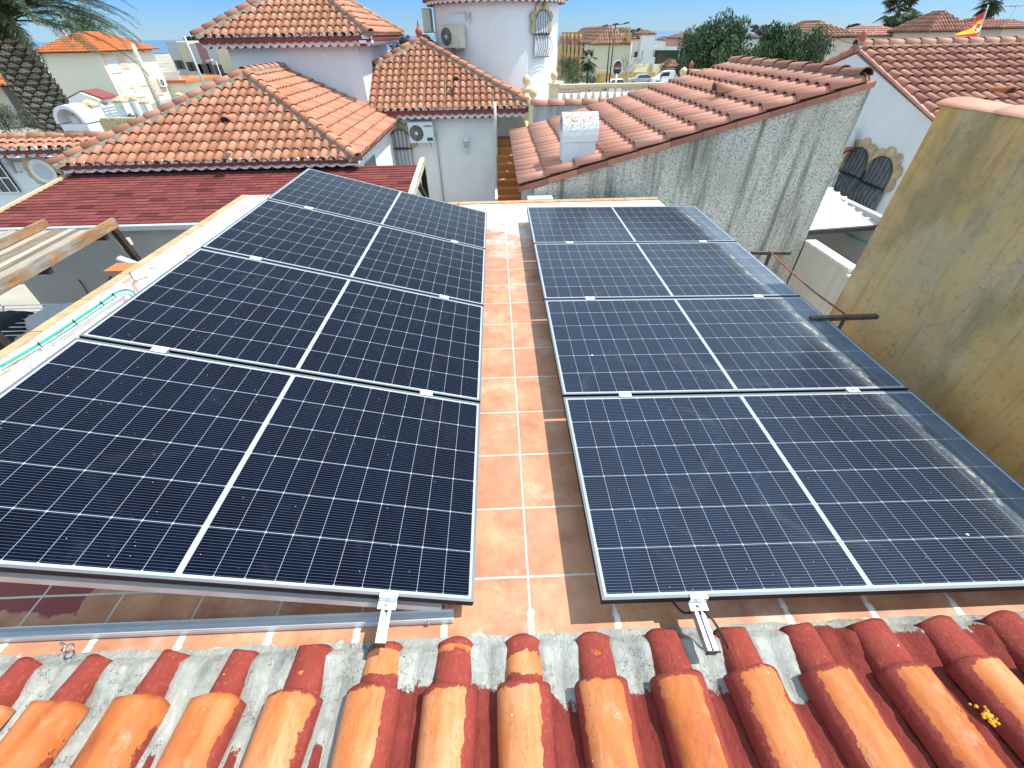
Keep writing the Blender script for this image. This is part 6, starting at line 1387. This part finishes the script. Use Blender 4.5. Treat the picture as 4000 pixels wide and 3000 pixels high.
# cars
def car(lab, px_, pyb, y, ln, kind, mat, face=-1, group='cars parked beyond the balustrade'):
    c = atY(px_, pyb, y); z0 = G(y)+.04; t = thing('parked_car' if kind != 'van' else 'parked_van', lab, 'car' if kind != 'van' else 'van', (c.x, y, z0), group); s_ = ln/4.5
    body = {'suv': [(-2.25,.35),(-2.2,.85),(-1.9,1.0),(-.95,1.12),(-.45,1.62),(1.2,1.68),(1.95,1.15),(2.2,1.05),(2.25,.4)], 'van': [(-2.2,.3),(-2.15,.85),(-1.3,1.15),(-.65,1.75),(-.3,1.85),(2.1,1.85),(2.2,1.6),(2.2,.35)], 'mini': [(-1.9,.3),(-1.88,.75),(-1.0,.92),(-.55,1.38),(1.3,1.42),(1.75,.95),(1.85,.4)]}[kind]
    glass = {'suv': [(-.85,1.13),(-.42,1.54),(1.15,1.6),(1.8,1.15)], 'van': [(-1.15,1.18),(-.6,1.68),(.35,1.72),(.35,1.2)], 'mini': [(-.88,.94),(-.5,1.31),(1.2,1.34),(1.55,.95)]}[kind]
    hw = .88; f_ = -face
    b = MB(); n = len(body); Lf = [b.vert((c.x+f_*x*s_, y-hw*(1 if z_ < 1.15 else .86), z0+z_*s_)) for x, z_ in body]; Rf = [b.vert((c.x+f_*x*s_, y+hw*(1 if z_ < 1.15 else .86), z0+z_*s_)) for x, z_ in body]
    b.face(Lf); b.face(Rf[::-1])
    for k in range(n): b.face((Lf[k], Lf[(k+1)%n], Rf[(k+1)%n], Rf[k]), 0, .5)
    part(b, 'body', mat, t)
    b = MB(); b.poly([(c.x+f_*x*s_, y-hw*(1.0 if z_ < 1.16 else .87)-.012, z0+z_*s_) for x, z_ in glass]); xw = glass[0][0], glass[1][0]
    b.poly([(c.x+f_*(xw[0]-.06)*s_, y-hw*.85, z0+(glass[0][1]+.03)*s_), (c.x+f_*(xw[0]-.06)*s_, y+hw*.85, z0+(glass[0][1]+.03)*s_), (c.x+f_*(xw[1]-.07)*s_, y+hw*.75, z0+(glass[1][1]+.02)*s_), (c.x+f_*(xw[1]-.07)*s_, y-hw*.75, z0+(glass[1][1]+.02)*s_)]); part(b, 'window', M['dark_glass'], t)
    for wx in ((-1.45, 1.4) if kind != 'mini' else (-1.25, 1.2)):
        for sy in (-hw+.08, hw-.08):
            b = MB(); b.tube([(c.x+f_*wx*s_, y+sy-.12, z0+.33*s_), (c.x+f_*wx*s_, y+sy+.12, z0+.33*s_)], .34*s_, 14, 0); b.tube([(c.x+f_*wx*s_, y+sy-.13, z0+.33*s_), (c.x+f_*wx*s_, y+sy+.13, z0+.33*s_)], .2*s_, 10, 1); part(b, 'wheel', [M['rubber'], M['alu_matt']], t)
    b = MB(); b.box((c.x+f_*(body[1][0]+.02)*s_-.04, y-hw+.1, z0+.68*s_), (c.x+f_*(body[1][0]+.02)*s_+.04, y-hw+.35, z0+.82*s_)); part(b, 'headlight', M['plastic_white'], t)
    return t
M['car_silver'] = plain('silver car paint', (.45,.46,.47), .3, .6, var=.02); M['car_white'] = plain('white car paint', (.78,.78,.78), .3, var=.02); M['car_brown'] = plain('dark wine car paint', (.10,.025,.03), .3, var=.05)
car('silver SUV parked in the far street beside the ochre wall', 2500, 315, 98, 4.6, 'suv', M['car_silver']); car('white van parked in the far street behind the leafless tree', 2598, 312, 96, 5.2, 'van', M['car_white'])
car('small white car behind the top rail of the balustrade below the round sign', 2399, 323, 82, 4.2, 'mini', M['car_white']); car('white car partly seen through the balusters beside the tower', 2200, 385, 34, 4.3, 'mini', M['car_white']); car('dark wine red car seen through the balusters beside the tower', 2205, 362, 42, 4.2, 'mini', M['car_brown'])
t = MB(); p, q_ = atY(2508, 352, 30), atY(2560, 378, 30); t.box((p.x,30,q_.z),(q_.x,30.05,p.z)); t.bar((p.x+.05,30.02,G(30)),(p.x+.05,30.02,q_.z),.08,.08); t.bar((q_.x-.05,30.02,G(30)),(q_.x-.05,30.02,q_.z),.08,.08); tag(t.build('banner', M['plastic_white']), 'white banner board seen through the balusters', 'banner')

# ================================================================== left side: cream house, street, townhouses
CH1 = thing('house', 'two storey cream house with a bright orange tiled roof behind the street fence', 'house', (-62, 84, -5.5))
M['cream_house'] = plain('pale cream render', (.74,.67,.54), .9, var=.03, scale=.5); M['beige_house'] = plain('warm beige render', (.55,.47,.38), .9, var=.04, scale=.5); M['band'] = plain('peach band', (.70,.50,.34), .9)
yc0 = 62.0; ca = atY(380, 203, yc0); xc_ = ca.x; zt_ = ca.z; y1c_ = atX(592, 194, xc_).y; xl_ = atY(150, 205, yc0).x
b = MB(); b.box((xl_, yc0, G(yc0)-1), (xc_, y1c_, zt_)); b.f.pop(); [l.pop() for l in (b.m, b.t, b.sm)]; b.box((xl_,yc0,G(yc0)-1),(xc_-.01,y1c_,zt_-.01)) if False else None
part(b, 'wall', M['cream_house'], CH1)
b = MB(); b.box((xc_+.0,yc0+.3,zt_-3.55),(xc_+.06,y1c_-.1,zt_-3.35)); part(b, 'string_course', M['band'], CH1)
hip_far(CH1, xl_, xc_, yc0, y1c_, zt_+.02, 1.75, 'tile_orange', .7, (y1c_-yc0) > (xc_-xl_), True, .30, .5)
def xwin(px_, py_, ww, wh, mat='pale_blind', sur=True):
    c = atX(px_, py_, xc_); b = MB(); b.box((xc_+.02,c.y-ww/2,c.z-wh/2),(xc_+.07,c.y+ww/2,c.z+wh/2)); w_ = part(b, 'window', M[mat], CH1)
    if sur: b = MB(); b.box((xc_+.005,c.y-ww/2-.18,c.z-wh/2-.1),(xc_+.05,c.y-ww/2-.002,c.z+wh/2+.25)); b.box((xc_+.005,c.y+ww/2+.002,c.z-wh/2-.1),(xc_+.05,c.y+ww/2+.18,c.z+wh/2+.25)); b.box((xc_+.005,c.y-ww/2,c.z+wh/2+.002),(xc_+.05,c.y+ww/2,c.z+wh/2+.25)); part(b, 'window_frame', M['band'], w_)
xwin(438, 254, 1.6, 1.5); xwin(480, 246, 1.0, 1.1, 'beige_house'); xwin(492, 362, 1.5, 1.5); xwin(540, 356, 1.2, 1.2); xwin(612, 345, 1.2, 1.5, 'beige_house')
b = MB(); c = atY(256, 122, yc0+6); b.box((c.x-.5,yc0+5,zt_+.5),(c.x+.5,yc0+6,c.z+.2)); part(b, 'chimney', M['far_white'], CH1)
c = atX(627, 322, xc_); ac_unit('small air conditioner on the cream house wall beside the leaning pole', c, (0,1,0), (1,0,0), 1.3, .9)
# balcony annexe
b = MB(); a_ = atX(600, 290, xc_+.5); b.box((xc_-.01,y1c_-6.,G(80)-1),(xc_+3.2,y1c_+1.,zt_-3.7)) if False else b.box((xc_-3,y1c_+.02,G(80)-1),(xc_+2.2,y1c_+9,zt_-3.6)); part(b, 'annexe', M['cream_house'], CH1)
b = MB(); b.box((xc_-3,y1c_-.2,zt_-3.59),(xc_+2.8,y1c_+9.5,zt_-3.3)); part(b, 'annexe_roof', M['tile_orange'], CH1)
b = MB(); 
for k in range(12): b.box((xc_+.1+k*.17,y1c_+.1,zt_-3.29),(xc_+.18+k*.17,y1c_+.2,zt_-2.5))
b.box((xc_,y1c_+.05,zt_-2.49),(xc_+2.2,y1c_+.25,zt_-2.35)); part(b, 'balcony_rail', M['far_white'], CH1)
# leftmost cream house with arch
CH2 = thing('house', 'cream house with a balcony and arched porch behind the palm trunk', 'house', (-40, 45, -3.5))
a_ = atY(-260, 170, 40); c = atY(165, 330, 40); zt2 = atY(0, 215, 40).z
b = MB(); b.box((a_.x-4,40,G(40)-1),(atY(40,300,40).x,41.,zt2)); part(b, 'upper_wall', M['cream_house'], CH2)
b = MB(); pp_ = [atY(x_, y_, 38.6) for x_, y_ in ((-200,345),(62,345),(150,420),(185,470),(190,520),(-200,520))]; xr_ = atY(150,345,38.6).x; z5 = atY(0,335,38.6).z; b.box((a_.x-4,38.6,G(39)-1),(xr_,39.96,z5)); part(b, 'porch_wall', M['beige_house'], CH2)
hip_far(CH2, a_.x-4, atY(30,300,38).x, 37.9, 39.9, z5+.02, .5, 'tile_orange', .2, False, True, .40, .7)
b = MB(); x0_ = atY(-40,270,38.5).x; x1_ = atY(48,270,38.5).x; zb5 = z5+.6
for k in range(10): b.lathe((x0_+(x1_-x0_)*k/9,39.2,zb5), [(.09,0),(.12,.35),(.07,.7),(.09,.85)], 8)
b.bar((x0_-.2,39.2,zb5+.92),(x1_+.2,39.2,zb5+.92),.3,.14); part(b, 'balustrade', M['cream_house'], CH2)
b = MB(); p = atY(75,390,38.5); b.box((p.x-.7,38.5,G(39)),(p.x+.7,38.58,p.z+.9)); part(b, 'door', M['dark_glass'], CH2)
# small white shed with red roof
SD = thing('shed', 'low white gabled shed with a dark red roof beside the yellow shrub', 'shed', tuple(atY(320,400,50)))
p0_, p1_, pm_ = atY(262, 388, 50), atY(382, 388, 50), atY(310, 362, 50)
b = MB(); b.ext([(p0_.x,50,G(50)-.5),(p1_.x,50,G(50)-.5),(p1_.x,50,p1_.z),(pm_.x,50,pm_.z),(p0_.x,50,p0_.z)], (0,2.2,0)); part(b, 'wall', M['far_white'], SD)
b = MB(); b.ext([(pm_.x,50.3,pm_.z+.03),(p1_.x+.3,50.3,p1_.z-.05),(p1_.x+.3,50.3,p1_.z+.07),(pm_.x,50.3,pm_.z+.15)], (0,2.2,0)); b.ext([(pm_.x,50.3,pm_.z+.03),(pm_.x,50.3,pm_.z+.15),(p0_.x-.3,50.3,p0_.z+.07),(p0_.x-.3,50.3,p0_.z-.05)], (0,2.2,0)); part(b, 'roof', M['red_paint_trim'], SD)
# street fence: pillars and slatted panels in a row
M['slat'] = plain('blue grey fence slat', (.30,.36,.38), .5, .3, var=.05)
f0, f1 = Vector((-20.8, 26., 0)), Vector((-60., 112., 0)); f0 = atY(345, 430, 27); f1 = atY(880, 352, 100); f0.z = 0; f1.z = 0
pxs = [(352,415,27.),(470,398,33.),(508,392,36.),(562,402,41.),(700,372,60.),(765,362,74.),(835,350,92.)]
n = len(pxs); last = None
for k, (px_, py_, y) in enumerate(pxs):
    p = atY(px_, py_, y); t = thing('fence_pillar', ['nearest','second','third','fourth','fifth','sixth','farthest'][k]+' white pillar of the slatted street fence', 'pillar', (p.x, y, G(y)), 'white pillars of the street fence')
    b = MB(); b.box((p.x-.28,y-.28,G(y)-.5),(p.x+.28,y+.28,p.z)); part(b, 'shaft', M['far_white'], t); b = MB(); b.lathe((p.x,y,p.z+.001), [(.46,0),(.46,.08),(.25,.2),(0,.32)], 4, sm=False, a0=PI/4, a1=PI/4+2*PI); part(b, 'cap', M['sandstone'], t)
    if last is not None:
        q_ = last; d = (p-q_); t = thing('fence_panel', ['','nearest','second','third','fourth','fifth','farthest'][k]+' stretch of blue grey slatted fence on a white base', 'fence', ((p.x+q_.x)/2, (p.y+q_.y)/2, G(y)), 'slatted panels of the street fence')
        A_ = q_+d*(.3/d.length); B_ = p-d*(.3/d.length); zt3 = min(A_.z,B_.z)-.15; hb = 1.25
        b = MB(); 
        for s_ in range(9): b.bar((A_.x,A_.y,A_.z-.2-s_*.14), (B_.x,B_.y,B_.z-.2-s_*.14), .03, .10)
        part(b, 'slats', M['slat'], t)
        b = MB(); b.poly([(A_.x,A_.y-.1,A_.z-1.4),(B_.x,B_.y-.1,B_.z-1.4),(B_.x,B_.y-.1,G(B_.y)-.5),(A_.x,A_.y-.1,G(A_.y)-.5)]); b.poly([(A_.x+.2,A_.y+.1,A_.z-1.4),(B_.x+.2,B_.y+.1,B_.z-1.4),(B_.x,B_.y-.1,B_.z-1.4),(A_.x,A_.y-.1,A_.z-1.4)]); part(b, 'base_wall', M['far_white'], t)
    last = p
# poles on the left
pole('utility_pole', 'weathered wooden pole leaning in front of the cream house', 'pole', 633, 434, 515, 168, 36, .20, 'lichen_wood'); 
pole('utility_pole', 'pale pole in front of the coloured townhouses', 'pole', 802, 340, 720, 140, 70, .18, 'pvc_grey')
pole('street_lamp', 'street lamp in front of the beige townhouse', 'street lamp', 873, 343, 843, 240, 66, .09, heads=((-.7,.05),))
# townhouses
cols = [('townhouse_grey',(.45,.45,.44)),('townhouse_sand',(.58,.50,.32)),('townhouse_mist',(.48,.49,.48)),('townhouse_plum',(.34,.17,.16)),('townhouse_stone',(.46,.46,.45)),('townhouse_beige',(.62,.52,.36))]
tp = [(645,690,168,108),(690,735,172,104),(735,762,178,100),(762,800,174,97),(800,838,176,94),(838,938,178,86)]
nmz = ['pale grey','sand yellow','narrow grey','plum red','stone grey','wide beige']
for k, ((pa1, pa2, pt, y), (mn, mc)) in enumerate(zip(tp, cols)):
    a_, c = atY(pa1, pt, y), atY(pa2, pt, y); t = thing('townhouse', nmz[k]+' flat roofed townhouse in the coloured row at the upper left', 'house', ((a_.x+c.x)/2, y, G(y)), 'coloured flat roofed townhouses')
    m_ = plain(mn.replace('_', ' '), mc, .9, var=.04, scale=.4); b = MB(); b.box((a_.x,y,G(y)-1),(c.x,y+11,a_.z)); b.box((a_.x-.02,y-.05,a_.z+.002),(c.x+.02,y+11,a_.z+.25)); part(b, 'wall', m_, t)
    if k < 5:
        for u_ in (.35, .68):
            x = a_.x+(c.x-a_.x)*u_
            for zz_ in (-3.4, -7.): b = MB(); b.box((x-.45,y-.06,a_.z+zz_-.7),(x+.45,y-.01,a_.z+zz_+.7)); part(b, 'window', M['dark_glass'], t)
wall_px('hedge', 'dark clipped hedge below the beige townhouse', 845, 925, 286, 310, 84, 'dpine', 'hedge'); wall_px('garden_wall', 'grey concrete garden wall in front of the coloured townhouses', 745, 925, 310, 338, 80, 'far_white')
wall_px('garden_wall', 'low stone faced wall at the foot of the fence by the palm', 360, 560, 462, 500, 24, 'sandstone')

# ================================================================== skyline on the right
villa('white house with salmon hip roof behind the gable house apex', 3166, 3355, 146, 240, 45, 7, wall='beige_house', roof='tile_far', rh=.85, pitch=.32, wins=())
villa('low house with red hip roof behind the gable ridge', 3400, 3560, 141, 200, 55, 8, roof='tile_b', rh=.75, pitch=.34)
villa('house with tall pyramid clay roof left of the flag', 3636, 3785, 123, 170, 50, 5, wall='beige_house', roof='tile_c', rh=1.45, pitch=.30)
villa('house with small pyramid roof right of the flag', 3856, 3902, 113, 170, 60, 5, wall='beige_house', roof='tile_b', rh=.9, pitch=.4)
villa('grey walled house with low clay roof at the right edge', 3922, 4090, 110, 170, 50, 7, wall='beige_house', roof='tile_c', rh=.55, pitch=.35)
villa('far brown roofed house on the skyline behind the dark trees', 3180, 3240, 118, 150, 90, 8, rh=1.2)
# flag
FL = thing('flag', 'red and yellow flag blowing down from a slanted pole above the ridge', 'flag', tuple(atY(3845, 120, 16)))
yf = 16.; P4 = [atY(3855, 42, yf), atY(3838, 142, yf), atY(3738, 142, yf), atY(3740, 132, yf)]
b = MB(); nU, nV = 22, 14; ids = []
for j in range(nV+1):
    v = j/nV
    for i in range(nU+1):
        u = i/nU; top_ = P4[0].lerp(P4[3], u); bot = P4[1].lerp(P4[2], u); p = top_.lerp(bot, v); p.y += .10*math.sin(u*7+v*2); ids.append(b.vert(p))
for j in range(nV):
    for i in range(nU): a_ = j*(nU+1)+i; b.face((a_,a_+1,a_+nU+2,a_+nU+1), 0 if (j < 4 or j >= 11) else 1, .5, None, True)
part(b, 'cloth', [plain('flag red', (.62,.03,.03), .7), plain('flag yellow', (.85,.60,.02), .7)], FL)
b = MB(); c = P4[0].lerp(P4[3], .42).lerp(P4[1].lerp(P4[2], .42), .5); c.y -= .14; b.ext([c+Vector((x*.10, 0, z_*.10)) for x, z_ in ((-.5,.6),(.5,.6),(.5,-.3),(0,-.7),(-.5,-.3))], (0,.01,0), 0); b.box((c.x-.10,c.y-.002,c.z-.06),(c.x-.075,c.y+.01,c.z+.07),1); b.box((c.x+.075,c.y-.002,c.z-.06),(c.x+.10,c.y+.01,c.z+.07),1); b.box((c.x-.05,c.y-.002,c.z+.065),(c.x+.05,c.y+.01,c.z+.10),0); b.box((c.x-.025,c.y-.012,c.z-.035),(c.x+.025,c.y-.001,c.z+.02),1); part(b, 'emblem', [plain('flag crest red', (.5,.06,.05), .7), M['plastic_white']], FL)
b = MB(); p0_, p1_ = atY(3838, 150, yf), atY(3861, 18, yf); b.tube([(p0_.x, yf, p0_.z-.6), p1_], .018, 6); part(b, 'pole', M['pvc_grey'], FL)
